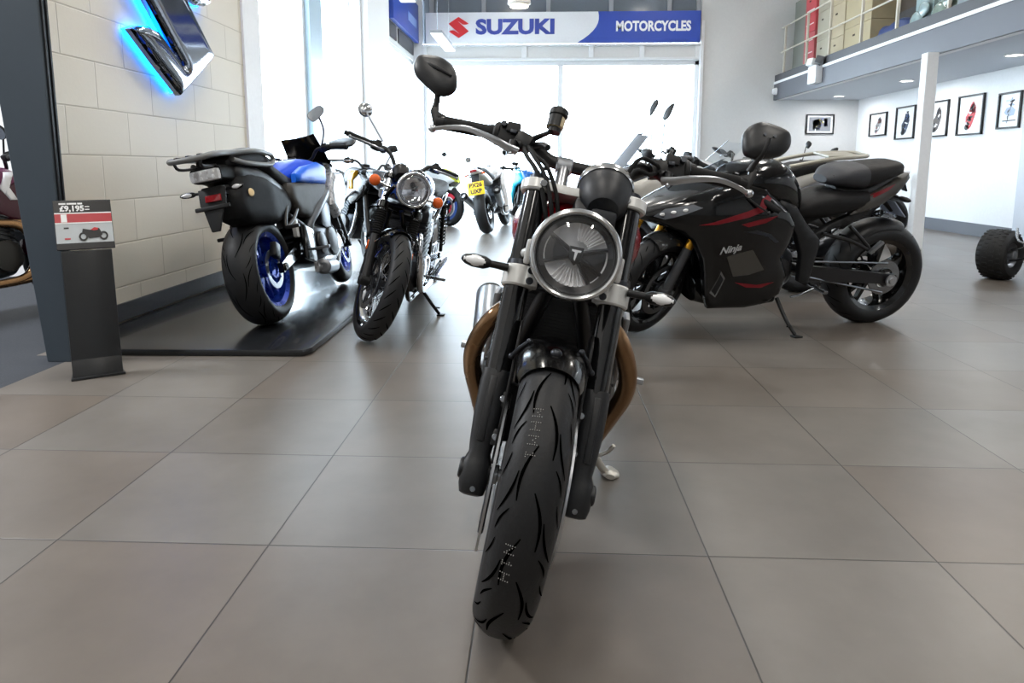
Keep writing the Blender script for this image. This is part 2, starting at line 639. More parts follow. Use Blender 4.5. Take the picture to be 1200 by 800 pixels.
def fork_legs(bk, half, u0, um, u1, r_low, r_up, m_low, m_up, gaiter=None, foot=True, mid=None, m_mid=None, caliper=True, reflector=None):
    """r_low below um, r_up above; each leg its own part"""
    for s in (1, -1):
        mb = bk.F()
        mb.cyl((0, s * half, um - 0.01), (0, s * half, u1), r_up, 20, 0.003)
        o = bk.part(mb, 'fork_leg', m_up)
        lb = bk.F()
        lb.cyl((0, s * half, u0 + 0.01), (0, s * half, um), r_low, 20, 0.004)
        if foot:
            lb.cyl((-0.0, s * (half - 0.03), 0), (0, s * (half + 0.028), 0), 0.03, 20, 0.004)
            lb.box((-0.004, s * half, 0.02), (0.05, 0.045, 0.06), None, 0.008)
        bk.part(lb, 'fork_slider', m_low, o)
        if gaiter is not None:
            gb = bk.F()
            prof = []
            n = 11
            for i in range(n * 2 + 1):
                prof.append((r_low * (1.02 if i % 2 == 0 else 1.28), um + (gaiter - um) * i / (2 * n)))
            prof = [(r_up, um)] + prof + [(r_up, gaiter)]
            gb.lathe(prof, (0, s * half, 0), (0, 0, 1), 20)
            bk.part(gb, 'fork_gaiter', GRIP, o)
        if caliper:
            cb = bk.F()
            cb.box((-0.065, s * (half - 0.022), 0.10), (0.055, 0.05, 0.12), (0, 0.3, 0), 0.012)
            cb.cyl((-0.06, s * (half - 0.05), 0.13), (-0.06, s * (half + 0.008), 0.13), 0.017, 12)
            cb.cyl((-0.07, s * (half - 0.05), 0.08), (-0.07, s * (half + 0.008), 0.08), 0.017, 12)
            bk.part(cb, 'brake_caliper', SATIN, o)
        if reflector:
            rb = bk.F()
            rb.box((0.0, s * (half + r_low + 0.004), reflector), (0.022, 0.006, 0.055), None, 0.003)
            bk.part(rb, 'reflector', ORANGE, o)
    ax = bk.F()
    ax.cyl((0, -half - 0.03, 0), (0, half + 0.03, 0), 0.012, 14)
    bk.part(ax, 'front_axle', STEEL)


def clamps(bk, half, ul, uu, r, mat_l, mat_u, hl=0.045, hu=0.028):
    lo = bk.F()
    for s in (1, -1):
        lo.cyl((0, s * half, ul - hl / 2), (0, s * half, ul + hl / 2), r, 24, 0.004)
    lo.box((-0.025, 0, ul), (0.06, half * 2 - r * 1.4, hl * 0.7), None, 0.01)
    bk.part(lo, 'lower_fork_clamp', mat_l)
    up = bk.F()
    out = []
    for s in (1, -1):
        up.cyl((0, s * half, uu - hu / 2), (0, s * half, uu + hu / 2), r, 24, 0.004)
    up.prism([(0.03, -half), (0.03, half), (0.0, half + 0.02), (-0.05, 0.05), (-0.06, 0), (-0.05, -0.05), (0.0, -half - 0.02)], (0, 0, uu), (1, 0, 0), (0, 1, 0), hu * 0.8, 0.003)
    bk.part(up, 'upper_fork_clamp', mat_u)


def mudguard(bk, R, w, a0, a1, m, xf=None, name='front_mudguard', th=0.004, stays=None, label=None, lip=0.0):
    """arc over a wheel, degrees measured from straight up, positive ahead"""
    mb = MB(xf or bk.FK)
    nA, nT = 26, 12
    outer, inner = [], []
    for i in range(nA + 1):
        a = radians(a0 + (a1 - a0) * i / nA)
        e = sin(pi * i / nA) ** 0.35 if 0 < i < nA else 0.0
        ww = w * (0.80 + 0.20 * e)
        for j in range(nT + 1):
            t = radians(-88 + 176 * j / nT)
            r = R - (0.055) * (1 - cos(t))
            for L, dr in ((outer, th), (inner, 0.0)):
                rr = r + dr
                L.append(Vector((rr * sin(a), (ww / 2 + dr) * sin(t), rr * cos(a))))
    n = nT + 1
    vs = outer + inner
    K = len(outer)
    fs = []
    for i in range(nA):
        for j in range(nT):
            q = [i * n + j, i * n + j + 1, (i + 1) * n + j + 1, (i + 1) * n + j]
            fs.append(q)
            fs.append([x + K for x in q][::-1])
    for i in range(nA):
        fs.append([i * n, (i + 1) * n, (i + 1) * n + K, i * n + K])
        fs.append([i * n + nT, i * n + nT + K, (i + 1) * n + nT + K, (i + 1) * n + nT])
    for j in range(nT):
        fs.append([j, j + K, j + 1 + K, j + 1])
        b = nA * n
        fs.append([b + j, b + j + 1, b + j + 1 + K, b + j + K])
    mb.add(vs, fs)
    o = bk.part(mb, name, m, label=label, ang=50)
    if stays:
        for s in (1, -1):
            sb = MB(xf or bk.FK)
            for (p, q) in stays:
                sb.tube([(p[0], s * p[1], p[2]), ((p[0] + q[0]) / 2, s * (p[1] + q[1]) / 2 * 1.03, (p[2] + q[2]) / 2), (q[0], s * q[1], q[2])], 0.005, 8, 4)
            bk.part(sb, 'mudguard_stay', CHROME if m is not SATIN else SATIN, o)
    return o


def handlebar(bk, pts, r=0.012, grip=(0.26, 0.385), m=SATIN, grip_m=GRIP, lever_m=ALU, lever=True, guards=None, xf='fork', switch=True, barend=True, reservoir=None):
    """pts: half the bar from the middle to the tip (y>0), mirrored"""
    F = (lambda: bk.F()) if xf == 'fork' else (lambda: MB())
    pts = [Vector(p) for p in pts]
    full = [Vector((p.x, -p.y, p.z)) for p in pts[::-1] if p.y > 1e-4] + pts
    mb = F()
    mb.tube(full, r, 12, 5)
    bar = bk.part(mb, 'handlebar', m)

    def at(yv):
        for a, b in zip(pts, pts[1:]):
            if a.y <= yv <= b.y:
                t = (yv - a.y) / (b.y - a.y)
                return a + (b - a) * t
        return pts[-1]
    for s in (1, -1):
        S = lambda p: Vector((p.x, s * p.y, p.z))
        g = F()
        a, b = at(grip[0]), at(grip[1])
        g.tube([S(a), S(a + (b - a) * 0.02), S(a + (b - a) * 0.05), S(b)], [r * 1.7, r * 1.75, r * 1.42, r * 1.5], 16, 1)
        if barend:
            d = (b - a).normalized()
            g.tube([S(b), S(b + d * 0.018)], [r * 1.3, r * 1.2], 14, 1)
        bk.part(g, 'grip', grip_m, bar)
        if switch:
            w = F()
            c = at(grip[0] - 0.035)
            w.box(S(c), (0.05, 0.052, 0.048), None, 0.012)
            w.box(S(c + Vector((0.012, 0.0, 0.022))), (0.03, 0.03, 0.018), None, 0.006)
            w.cyl(S(c + Vector((0.0, 0.018, 0))), S(c + Vector((0.0, 0.034, 0))), 0.026, 16, 0.004)
            bk.part(w, 'switch_housing', PLAST, bar)
        if lever:
            L = F()
            c = at(grip[0] - 0.06)
            e = at(grip[1])
            L.tube([S(c + Vector((0.035, 0.0, -0.022))), S(c + Vector((0.055, 0.03, -0.03))), S((c + e) / 2 + Vector((0.065, 0, -0.035))), S(e + Vector((0.05, -0.012, -0.035)))], [0.012, 0.011, 0.008, 0.0065], 10, 6, flat=0.7)
            L.ball(S(e + Vector((0.05, -0.008, -0.035))), 0.010, 12, 8)
            bk.part(L, 'lever', lever_m, bar)
            P = F()
            P.box(S(c + Vector((0.024, -0.006, -0.012))), (0.045, 0.036, 0.03), None, 0.008)
            P.cyl(S(c + Vector((0.036, 0, -0.04))), S(c + Vector((0.036, 0, 0.0))), 0.009, 10)
            bk.part(P, 'lever_bracket', SATIN, bar)
        if guards:
            G = F()
            c = at(grip[0] - 0.01)
            e = at(grip[1])
            G.tube([S(c + Vector((0.08, 0, -0.01))), S((c + e) / 2 + Vector((0.11, 0, -0.01))), S(e + Vector((0.07, 0.02, 0.0))), S(e + Vector((0.0, 0.03, 0)))], [0.055, 0.07, 0.06, 0.025], 12, 5, flat=0.3)
            bk.part(G, 'hand_guard', guards, bar)
    return bar


def stalk_mirror(bk, base, c, w, h, m=PLAST, round_=False, xf='fork', face=(1, 0, 0), r=0.006, bow=None, tilt=0.0):
    F = (lambda: bk.F()) if xf == 'fork' else (lambda: MB())
    base, c = Vector(base), Vector(c)
    n = Vector(face).normalized()
    up = Vector((0, 0, 1))
    ux = up.cross(n).normalized()
    uy = n.cross(ux)
    q = Matrix.Rotation(tilt, 3, n)
    ux, uy = q @ ux, q @ uy
    k = 28
    out = []
    ex = 2.0 if round_ else 3.2
    for i in range(k):
        a = 2 * pi * i / k
        out.append((w * math.copysign(abs(cos(a)) ** (2 / ex), cos(a)), h * math.copysign(abs(sin(a)) ** (2 / ex), sin(a)) * (1.0 if round_ else (0.85 + 0.15 * cos(a)))))
    mb = F()
    vs, fs = [], []
    steps = [(1.0, -0.004), (1.0, 0.004), (0.95, 0.010), (0.8, 0.017), (0.5, 0.024), (0.15, 0.026)]
    for sc, hh in steps:
        for p in out:
            vs.append(c + ux * (p[0] * sc) + uy * (p[1] * sc) + n * hh)
    for i in range(len(steps) - 1):
        for j in range(k):
            j2 = (j + 1) % k
            fs.append([i * k + j, i * k + j2, (i + 1) * k + j2, (i + 1) * k + j])
    fs.append([(len(steps) - 1) * k + j for j in range(k)])
    fs.append(list(range(k))[::-1])
    mb.add(vs, fs)
    o = bk.part(mb, 'mirror', m)
    st = F()
    e = c - uy * h * 0.35 + n * 0.018
    mid = (base + e) / 2 + (Vector(bow) if bow else Vector((0, 0, 0)))
    st.tube([base, mid, e], r, 8, 6)
    bk.part(st, 'mirror_stalk', m if m is not PLAST else SATIN, o)
    gl = F()
    gl.add([c + ux * (p[0] * .94) + uy * (p[1] * .94) - n * 0.0055 for p in out], [list(range(k))])
    bk.part(gl, 'mirror_glass', MIRROR, o)
    return o


def round_headlight(bk, c, r, axis, bezel=CHROME, bowl=BLACK, depth=0.13, hero=False):
    c, ax = Vector(c), Vector(axis).normalized()
    mb = bk.F()
    mb.lathe([(0.0, -depth), (r * 0.35, -depth * 0.97), (r * 0.72, -depth * 0.72), (r * 0.93, -depth * 0.35), (r * 0.98, 0), (r * 0.9, 0.0), (r * 0.85, -0.03), (r * 0.5, -0.055), (0, -0.06)], c, ax, 40)
    o = bk.part(mb, 'headlight', bowl)
    bz = bk.F()
    pr = []
    for i in range(13):
        a = 2 * pi * i / 12
        pr.append((r * 0.955 + 0.0095 * cos(a), 0.004 + 0.012 * sin(a)))
    bz.lathe(pr[:-1], c, ax, 48, closed=True)
    bk.part(bz, 'headlight_bezel', bezel, o)
    rf = bk.F()
    rf.lathe([(r * 0.9, -0.006), (r * 0.8, -0.022), (r * 0.55, -0.036), (r * 0.25, -0.042), (0.0, -0.043)], c, ax, 40)
    bk.part(rf, 'reflector', CHROME, o)
    ln = bk.F()
    ln.lathe([(r * 0.93, 0.002), (r * 0.75, 0.010), (r * 0.45, 0.016), (0, 0.018)], c, ax, 40)
    bk.part(ln, 'headlight_lens', LENSM, o)
    return o


def indicator(bk, base, tip, lens=ORANGE, r=0.02, xf='fork', long=True, face=(1, 0, 0), m=SATIN):
    F = (lambda: bk.F()) if xf == 'fork' else (lambda: MB())
    base, tip, n = Vector(base), Vector(tip), Vector(face).normalized()
    d = (tip - base).normalized()
    s0 = base + (tip - base) * (0.42 if long else 0.75)
    mb = F()
    mb.tube([base, s0], [0.009, 0.008], 10, 1)
    if long:
        L = (tip - s0).length
        mb.tube([s0 - d * 0.005, s0 + d * L * 0.15, s0 + d * L * 0.55, s0 + d * L * 0.85, tip], [0.008, 0.0145, 0.0155, 0.011, 0.003], 14, 4)
    else:
        mb.lathe([(0, -0.03), (r * 0.7, -0.026), (r, -0.006), (r, 0.004), (0, 0.004)], tip, n, 20)
    o = bk.part(mb, 'indicator', m if long else CHROME)
    ln = F()
    if long:
        ln.tube([s0 + d * L * 0.12 + n * 0.004, s0 + d * L * 0.5 + n * 0.005, s0 + d * L * 0.9 + n * 0.003], [0.010, 0.0135, 0.006], 14, 4)
    else:
        ln.lathe([(r * 0.96, 0.004), (r * 0.85, 0.012), (r * 0.5, 0.02), (0, 0.022)], tip, n, 20)
    bk.part(ln, 'indicator_lens', lens, o)
    return o


def side_stand(bk, piv, foot, m=SATIN):
    mb = MB()
    piv, foot = Vector(piv), Vector(foot)
    mb.tube([piv, piv + (foot - piv) * 0.6 + Vector((0.01, 0, 0)), foot], [0.012, 0.011, 0.010], 10, 5)
    mb.box(foot + Vector((0, 0.012, -0.004)), (0.05, 0.05, 0.010), (0.2, 0, 0), 0.004)
    mb.tube([piv + (foot - piv) * 0.75, piv + (foot - piv) * 0.8 + Vector((0.05, 0.03, 0.02))], 0.005, 8, 1)
    return bk.part(mb, 'side_stand', m)


def footpegs(bk, x, y, z, m=ALU):
    for s in (1, -1):
        mb = MB()
        mb.tube([(x, s * (y - 0.10), z), (x - 0.005, s * (y - 0.05), z)], 0.012, 10, 1)
        mb.box((x, s * y, z), (0.028, 0.10, 0.02), None, 0.006)
        bk.part(mb, 'footpeg', m)


def engine(bk, x=-0.62, z=0.36, L=0.46, H=0.28, w=0.34, m=GUN, cover=SATIN, cyl=2, fins=True, cyl_tilt=15, top=0.30, head_m=None):
    mb = MB()
    mb.loft([(x + L / 2, z + 0.02, w * 0.30, H * 0.3, H * 0.30, 4), (x + L * 0.35, z, w * 0.40, H * 0.45, H * 0.5, 4), (x, z - 0.01, w * 0.42, H * 0.5, H * 0.5, 4), (x - L * 0.35, z, w * 0.38, H * 0.5, H * 0.42, 4), (x - L / 2, z, w * 0.25, H * 0.3, H * 0.3, 4)], 20, 2)
    o = bk.part(mb, 'engine', m)
    for s in (1, -1):
        cb = MB()
        cb.lathe([(0, 0.03), (0.06, 0.03), (0.10, 0.018), (0.105, 0.0), (0, 0.0)], (x + 0.10, s * w * 0.40, z - 0.01), (0, s, 0), 28)
        cb.lathe([(0, 0.02), (0.05, 0.02), (0.075, 0.01), (0.08, 0.0), (0, 0.0)], (x - 0.10, s * w * 0.40, z), (0, s, 0), 24)
        for k in range(8):
            a = 2 * pi * k / 8
            cb.cyl((x + 0.10 + 0.096 * cos(a), s * w * 0.40, z - 0.01 + 0.096 * sin(a)), (x + 0.10 + 0.096 * cos(a), s * (w * 0.40 + 0.022), z - 0.01 + 0.096 * sin(a)), 0.006, 8)
        bk.part(cb, 'engine_cover', cover, o)
    kt = radians(cyl_tilt)
    ax = Vector((sin(kt), 0, cos(kt)))
    yb = MB()
    base = Vector((x + 0.06, 0, z + H * 0.3))
    nf = 8
    if fins:
        for i in range(nf):
            p = base + ax * (top * 0.72 * i / (nf - 1))
            yb.box(p, (0.20, w * 0.86, 0.012), (0, kt, 0), 0.004)
        yb.box(base + ax * top * 0.36, (0.17, w * 0.78, top * 0.8), (0, kt, 0), 0.01)
    else:
        yb.box(base + ax * top * 0.36, (0.19, w * 0.84, top * 0.8), (0, kt, 0), 0.02)
    bk.part(yb, 'cylinder_block', m, o)
    hb = MB()
    hb.box(base + ax * (top * 0.88), (0.19, w * 0.84, top * 0.32), (0, kt, 0), 0.03, 3)
    bk.part(hb, 'cylinder_head', head_m or cover, o)
    return o


def tubes_part(bk, name, paths, r, m, parent=None, seg=10, n=5, label=None, xf=None):
    mb = MB(xf)
    for p in paths:
        if isinstance(p, tuple) and isinstance(p[0], list):
            mb.tube(p[0], p[1], seg, n)
        else:
            mb.tube(p, r, seg, n)
    return bk.part(mb, name, m, parent, label)


def mirror_y(path):
    return [(p[0], -p[1], p[2]) for p in path]


def silencer(bk, a, b, r, m=ALU, cap=SATIN, taper=1.0, label=None, oval=1.0):
    a, b = Vector(a), Vector(b)
    d = (b - a).normalized()
    L = (b - a).length
    mb = MB()
    mb.lathe([(0.0, 0), (r * 0.55, 0), (r * 0.6, L * 0.03), (r * 0.98, L * 0.15), (r, L * 0.2), (r * taper, L * 0.94), (r * taper * 0.97, L * 0.96), (0, L * 0.96)], a, d, 28)
    o = bk.part(mb, 'silencer', m, label=label)
    cb = MB()
    cb.lathe([(r * taper * 1.01, L * 0.93), (r * taper * 1.0, L * 0.975), (r * taper * 0.75, L), (r * taper * 0.5, L), (r * taper * 0.5, L * 0.96), (0, L * 0.95)], a, d, 28)
    bk.part(cb, 'silencer_tip', cap, o)
    return o


def swingarm(bk, piv=(-0.88, 0.42), half=0.10, m=SATIN, th=0.028, hgt=0.05, shocks=None):
    mb = MB()
    ax = (-bk.wb, bk.Rr)
    for s in (1, -1):
        p0, p1 = Vector((piv[0], s * half * 0.75, piv[1])), Vector((ax[0] - 0.04, s * half * 1.12, ax[1]))
        d = p1 - p0
        vs = []
        for q, hh in ((p0, hgt * 0.7), (p0 + d * 0.5, hgt * 0.6), (p1, hgt * 0.45)):
            vs += [q + Vector((0, th / 2, hh)), q + Vector((0, -th / 2, hh)), q + Vector((0, -th / 2, -hh)), q + Vector((0, th / 2, -hh))]
        fs = [[3, 2, 1, 0], [8, 9, 10, 11]]
        for i in (0, 4):
            for k in range(4):
                k2 = (k + 1) % 4
                fs.append([i + k, i + k2, i + 4 + k2, i + 4 + k])
        mb.add(vs, fs)
        mb.cyl((ax[0], s * half * 0.95, ax[1]), (ax[0], s * half * 1.32, ax[1]), 0.024, 16, 0.003)
    mb.cyl((piv[0], -half, piv[1]), (piv[0], half, piv[1]), 0.032, 16)
    o = bk.part(mb, 'swingarm', m)
    if shocks:
        for s in (1, -1):
            a, b = Vector((shocks[0][0], s * shocks[0][1], shocks[0][2])), Vector((shocks[1][0], s * shocks[1][1], shocks[1][2]))
            sb = MB()
            sb.tube([a, b], 0.014, 10, 1)
            d = (b - a)
            u = d.cross(Vector((0, 1, 0))).normalized()
            w = d.normalized().cross(u)
            coil = []
            for i in range(9 * 10 + 1):
                t = i / 90
                coil.append(a + d * (0.12 + 0.7 * t) + u * (0.026 * cos(2 * pi * 9 * t)) + w * (0.026 * sin(2 * pi * 9 * t)))
            sb.tube(coil, 0.0045, 6, 1)
            sb.cyl(a, a + d * 0.12, 0.024, 14)
            bk.part(sb, 'rear_shock', [BLACK])
    return o


def chain(bk, front=(-0.80, 0.40), half=0.09, m=STEEL):
    mb = MB()
    for dz in (0.045, -0.045):
        mb.tube([(front[0], half, front[1] + dz * 0.8), (-bk.wb, half, bk.Rr + dz * 2)], 0.007, 6, 1)
    return bk.part(mb, 'drive_chain', m)


def badge(bk, panel, poly, side, m, name, parent, lift=0.0025, label=None):
    mb = MB()
    panel.mesh(mb, side, poly, lift, 0.004)
    return bk.part(mb, name, m, parent, label)

# ================================================================== THE ROOM
T = 0.6


def node_mat(name):
    m = bpy.data.materials.new(name)
    m.use_nodes = True
    nt = m.node_tree
    return m, nt, nt.nodes['Principled BSDF']


def floor_material():
    m, nt, b = node_mat('grey_porcelain_tiles')
    N, L = nt.nodes.new, nt.links.new
    tc = N('ShaderNodeTexCoord')
    mp = N('ShaderNodeMapping')
    mp.inputs['Location'].default_value = (0.2447 + 20, -2.9205 + 23, 0)
    mp.inputs['Scale'].default_value = (1 / T, 1 / T, 1)
    mp.vector_type = 'POINT'
    L(tc.outputs['Object'], mp.inputs['Vector'])
    sp = N('ShaderNodeSeparateXYZ')
    L(mp.outputs[0], sp.inputs[0])

    def math_(op, a, v=None, bb=None):
        n = N('ShaderNodeMath')
        n.operation = op
        if a is not None:
            L(a, n.inputs[0])
        if bb is not None:
            L(bb, n.inputs[1])
        elif v is not None:
            n.inputs[1].default_value = v
        return n.outputs[0]
    dist = []
    fl = []
    for k in (0, 1):
        fr = math_('FRACT', sp.outputs[k])
        fl.append(math_('FLOOR', sp.outputs[k]))
        c = math_('SUBTRACT', fr, 0.5)
        c = math_('ABSOLUTE', c)
        dist.append(math_('SUBTRACT', None, None, c))
        dist[-1].node.inputs[0].default_value = 0.5
    d = math_('MINIMUM', dist[0], None, dist[1])
    mr = N('ShaderNodeMapRange')
    mr.inputs['From Min'].default_value = 0.0022
    mr.inputs['From Max'].default_value = 0.0045
    L(d, mr.inputs['Value'])           # 0 in the joint, 1 on the tile
    cb = N('ShaderNodeCombineXYZ')
    L(fl[0], cb.inputs[0]); L(fl[1], cb.inputs[1])
    wn = N('ShaderNodeTexWhiteNoise')
    L(cb.outputs[0], wn.inputs['Vector'])
    nz = N('ShaderNodeTexNoise')
    nz.inputs['Scale'].default_value = 2.2
    nz.inputs['Detail'].default_value = 6
    nz.inputs['Roughness'].default_value = 0.6
    add = N('ShaderNodeVectorMath')
    add.operation = 'ADD'
    L(tc.outputs['Object'], add.inputs[0])
    sc = N('ShaderNodeVectorMath')
    sc.operation = 'SCALE'
    sc.inputs['Scale'].default_value = 7.0
    L(wn.outputs['Color'], sc.inputs[0])
    L(sc.outputs[0], add.inputs[1])
    L(add.outputs[0], nz.inputs['Vector'])
    r = N('ShaderNodeValToRGB')
    r.color_ramp.elements[0].position = 0.3
    r.color_ramp.elements[0].color = srgb('5d5852')
    r.color_ramp.elements[1].position = 0.72
    r.color_ramp.elements[1].color = srgb('6f6a64')
    L(nz.outputs['Fac'], r.inputs[0])
    tone = N('ShaderNodeValToRGB')
    tone.color_ramp.elements[0].color = (1.06, 0.985, 0.93, 1)
    tone.color_ramp.elements[1].color = (0.97, 1.0, 1.03, 1)
    L(wn.outputs['Value'], tone.inputs[0])
    tm = N('ShaderNodeMix')
    tm.data_type = 'RGBA'
    tm.blend_type = 'MULTIPLY'
    tm.inputs[0].default_value = 1.0
    L(r.outputs[0], tm.inputs[6])
    L(tone.outputs[0], tm.inputs[7])
    hv = N('ShaderNodeHueSaturation')
    v = N('ShaderNodeMapRange')
    v.inputs['To Min'].default_value = 0.88
    v.inputs['To Max'].default_value = 1.08
    L(wn.outputs['Value'], v.inputs['Value'])
    L(v.outputs[0], hv.inputs['Value'])
    L(tm.outputs[2], hv.inputs['Color'])
    mx = N('ShaderNodeMix')
    mx.data_type = 'RGBA'
    L(mr.outputs[0], mx.inputs[0])
    mx.inputs[6].default_value = srgb('2c2a28')
    L(hv.outputs[0], mx.inputs[7])
    L(mx.outputs[2], b.inputs['Base Color'])
    rr = N('ShaderNodeMapRange')
    rr.inputs['To Min'].default_value = 0.34
    rr.inputs['To Max'].default_value = 0.38
    L(nz.outputs['Fac'], rr.inputs['Value'])
    L(rr.outputs[0], b.inputs['Roughness'])
    bp = N('ShaderNodeBump')
    bp.inputs['Strength'].default_value = 0.5
    bp.inputs['Distance'].default_value = 0.0015
    L(mr.outputs[0], bp.inputs['Height'])
    L(bp.outputs[0], b.inputs['Normal'])
    return m


def block_material():
    m, nt, b = node_mat('painted_blockwork')
    N, L = nt.nodes.new, nt.links.new
    tc = N('ShaderNodeTexCoord')
    sp = N('ShaderNodeSeparateXYZ')
    L(tc.outputs['Object'], sp.inputs[0])
    cb = N('ShaderNodeCombineXYZ')
    L(sp.outputs[1], cb.inputs[0])
    a = N('ShaderNodeMath')
    a.operation = 'ADD'
    a.inputs[1].default_value = 0.016
    L(sp.outputs[2], a.inputs[0])
    L(a.outputs[0], cb.inputs[1])
    br = N('ShaderNodeTexBrick')
    br.inputs['Scale'].default_value = 1.0
    br.inputs['Brick Width'].default_value = 0.60
    br.inputs['Row Height'].default_value = 0.278
    br.inputs['Mortar Size'].default_value = 0.006
    br.inputs['Mortar Smooth'].default_value = 0.6
    br.inputs['Color1'].default_value = srgb('ddd6c6')
    br.inputs['Color2'].default_value = srgb('d7d0c0')
    br.inputs['Mortar'].default_value = srgb('c4bcab')
    L(cb.outputs[0], br.inputs['Vector'])
    L(br.outputs['Color'], b.inputs['Base Color'])
    b.inputs['Roughness'].default_value = 0.6
    nz = N('ShaderNodeTexNoise')
    nz.inputs['Scale'].default_value = 40
    L(tc.outputs['Object'], nz.inputs['Vector'])
    mt = N('ShaderNodeMath')
    mt.operation = 'MULTIPLY_ADD'
    mt.inputs[1].default_value = -1.0
    L(br.outputs['Fac'], mt.inputs[0])
    m2 = N('ShaderNodeMath')
    m2.operation = 'MULTIPLY'
    m2.inputs[1].default_value = 0.15
    L(nz.outputs['Fac'], m2.inputs[0])
    L(m2.outputs[0], mt.inputs[2])
    bp = N('ShaderNodeBump')
    bp.inputs['Strength'].default_value = 0.5
    bp.inputs['Distance'].default_value = 0.006
    L(mt.outputs[0], bp.inputs['Height'])
    L(bp.outputs[0], b.inputs['Normal'])
    return m


FLOOR_M = floor_material()
BLOCK_M = block_material()
WHITE = mat('white_wall_paint', 'e9eaeb', 0.6, bump=0.05, bscale=60)
GREYW = mat('pale_grey_wall_paint', 'd2d2d1', 0.6, bump=0.05, bscale=60)
FRAME = mat('white_window_frame', 'dfe1e4', 0.4)
GREYF = mat('mezzanine_grey', '5d5f66', 0.5)
DARKF = mat('dark_board', '4b4c50', 0.55)
CARPET = mat('blue_black_carpet', '2b3038', 0.95, var=0.2, scale=180, bump=0.8, bscale=500)
SKIRT = mat('slate_skirting', '63666d', 0.5)
PILLARM = mat('slate_blue_steel', '465059', 0.5)
PLATM = mat('black_laminate', '1a1c1f', 0.24, var=0.01, coat=0.2)
WINGL = glass('window_glass', (0.98, 1.0, 1.0), 0.05)


def box_struct(name, lo, hi, m, bev=0.0, label=None):
    mb = MB()
    mb.box([(a + b) / 2 for a, b in zip(lo, hi)], [b - a for a, b in zip(lo, hi)], None, bev)
    return struct(mb, name, m, label=label)


WX = -2.70          # inner face of the wall on the logo side
RX = 6.55           # inner face of the picture wall
BY = 15.05          # inner face of the far wall
box_struct('floor', (-2.535, -4.2, -0.1), (RX + 2.2, BY + 0.25, 0), FLOOR_M)
box_struct('floor', (WX - 0.08, 3.6, -0.1), (-2.535, BY + 0.25, -0.0005), FLOOR_M)
box_struct('floor', (-9.2, -4.2, -0.1), (-2.535, 3.6, -0.001), CARPET)
box_struct('floor', (-9.2, 3.6, -0.1), (WX - 0.08, 6.35, -0.001), CARPET)
box_struct('ceiling', (-2.95, -4.2, CEIL), (RX + 2.2, BY + 0.25, CEIL + 0.1), mat('ceiling_white', 'd9dadb', 0.8))
box_struct('wall_front', (-9.2, -4.3, 0), (RX + 2.2, -4.2, CEIL), mat('shop_wall_behind', 'a9abae', 0.7))
box_struct('ceiling', (-9.2, -4.2, CEIL), (-2.95, 6.35, CEIL + 0.1), MATS['ceiling_white'])
# logo wall of painted blocks
box_struct('wall_left', (WX - 0.08, 3.74, 0), (WX, 6.34, CEIL), BLOCK_M)
box_struct('wall_left', (WX - 0.25, -4.2, 0), (WX, 1.6, CEIL), WHITE)
box_struct('wall_left', (WX - 0.08, 1.6, 3.6), (WX, 3.78, CEIL), WHITE)
# steel post of a tapered portal frame beside the opening
mb = MB()
mb.prism([(-2.63, 0), (-2.50, 0), (-2.50, CEIL), (-3.12, CEIL)], (0, 3.51, 0), (1, 0, 0), (0, 0, 1), 0.06, 0.004)
mb.mi = 1
mb.box((-2.496, 3.50, CEIL / 2), (0.012, 0.012, CEIL), None, 0.002)
mb.box((-2.496, 3.532, CEIL / 2), (0.012, 0.014, CEIL), None, 0.002)
struct(mb, 'pillar', [PILLARM, mat('pillar_channel_black', '131519', 0.5)])
# glazing on the logo side
box_struct('wall_left', (WX - 0.25, 6.34, 0), (WX + 0.02, 6.71, CEIL), WHITE)
box_struct('wall_left', (WX - 0.25, 10.84, 0), (WX + 0.04, 12.35, CEIL), WHITE)
box_struct('wall_left', (WX - 0.2, 6.71, 3.62), (WX - 0.02, 10.84, CEIL), GREYW)
box_struct('wall_left', (WX - 0.2, 12.35, 3.22), (WX - 0.02, BY, CEIL), GREYW)
box_struct('wall_left', (WX - 0.2, 6.71, 0), (WX, BY, 0.12), FRAME)


def window(n, axis, at, a, b, z0, z1, bars=(), fw=0.07, label=None, tint=None):
    """a glazed frame in the plane axis=at from a to b"""
    mb = MB()

    def bar(p, q, z, zz, d=0.08):
        c, s = (p + q) / 2, q - p
        if axis == 'x':
            mb.box((at, c, (z + zz) / 2), (d, s, zz - z), None, 0.006)
        else:
            mb.box((c, at, (z + zz) / 2), (s, d, zz - z), None, 0.006)
    bar(a, b, z0, z0 + fw); bar(a, b, z1 - fw, z1)
    bar(a, a + fw, z0, z1); bar(b - fw, b, z0, z1)
    for p, w in bars:
        bar(p - w / 2, p + w / 2, z0 + fw, z1 - fw, 0.06)
    o = struct(mb, 'window_%d' % n, FRAME, label=label)
    g = MB()
    if axis == 'x':
        g.box((at, (a + b) / 2, (z0 + z1) / 2), (0.012, b - a - fw, z1 - z0 - fw))
    else:
        g.box(((a + b) / 2, at, (z0 + z1) / 2), (b - a - fw, 0.012, z1 - z0 - fw))
    go = g.build('glass_pane', tint or WINGL, o, 0)
    return o


window(1, 'x', WX - 0.1, 6.71, 8.24, 0.12, 3.62)
window(2, 'x', WX - 0.1, 8.70, 10.84, 0.12, 3.62, [(10.2, 0.05)])
window(3, 'x', WX - 0.1, 12.35, BY, 0.12, 3.22, [(13.9, 0.06)])
box_struct('trim_8', (WX - 0.2, 8.24, 0.12), (WX, 8.70, 3.62), mat('pale_blue_mullion', 'b9d3e4', 0.35))
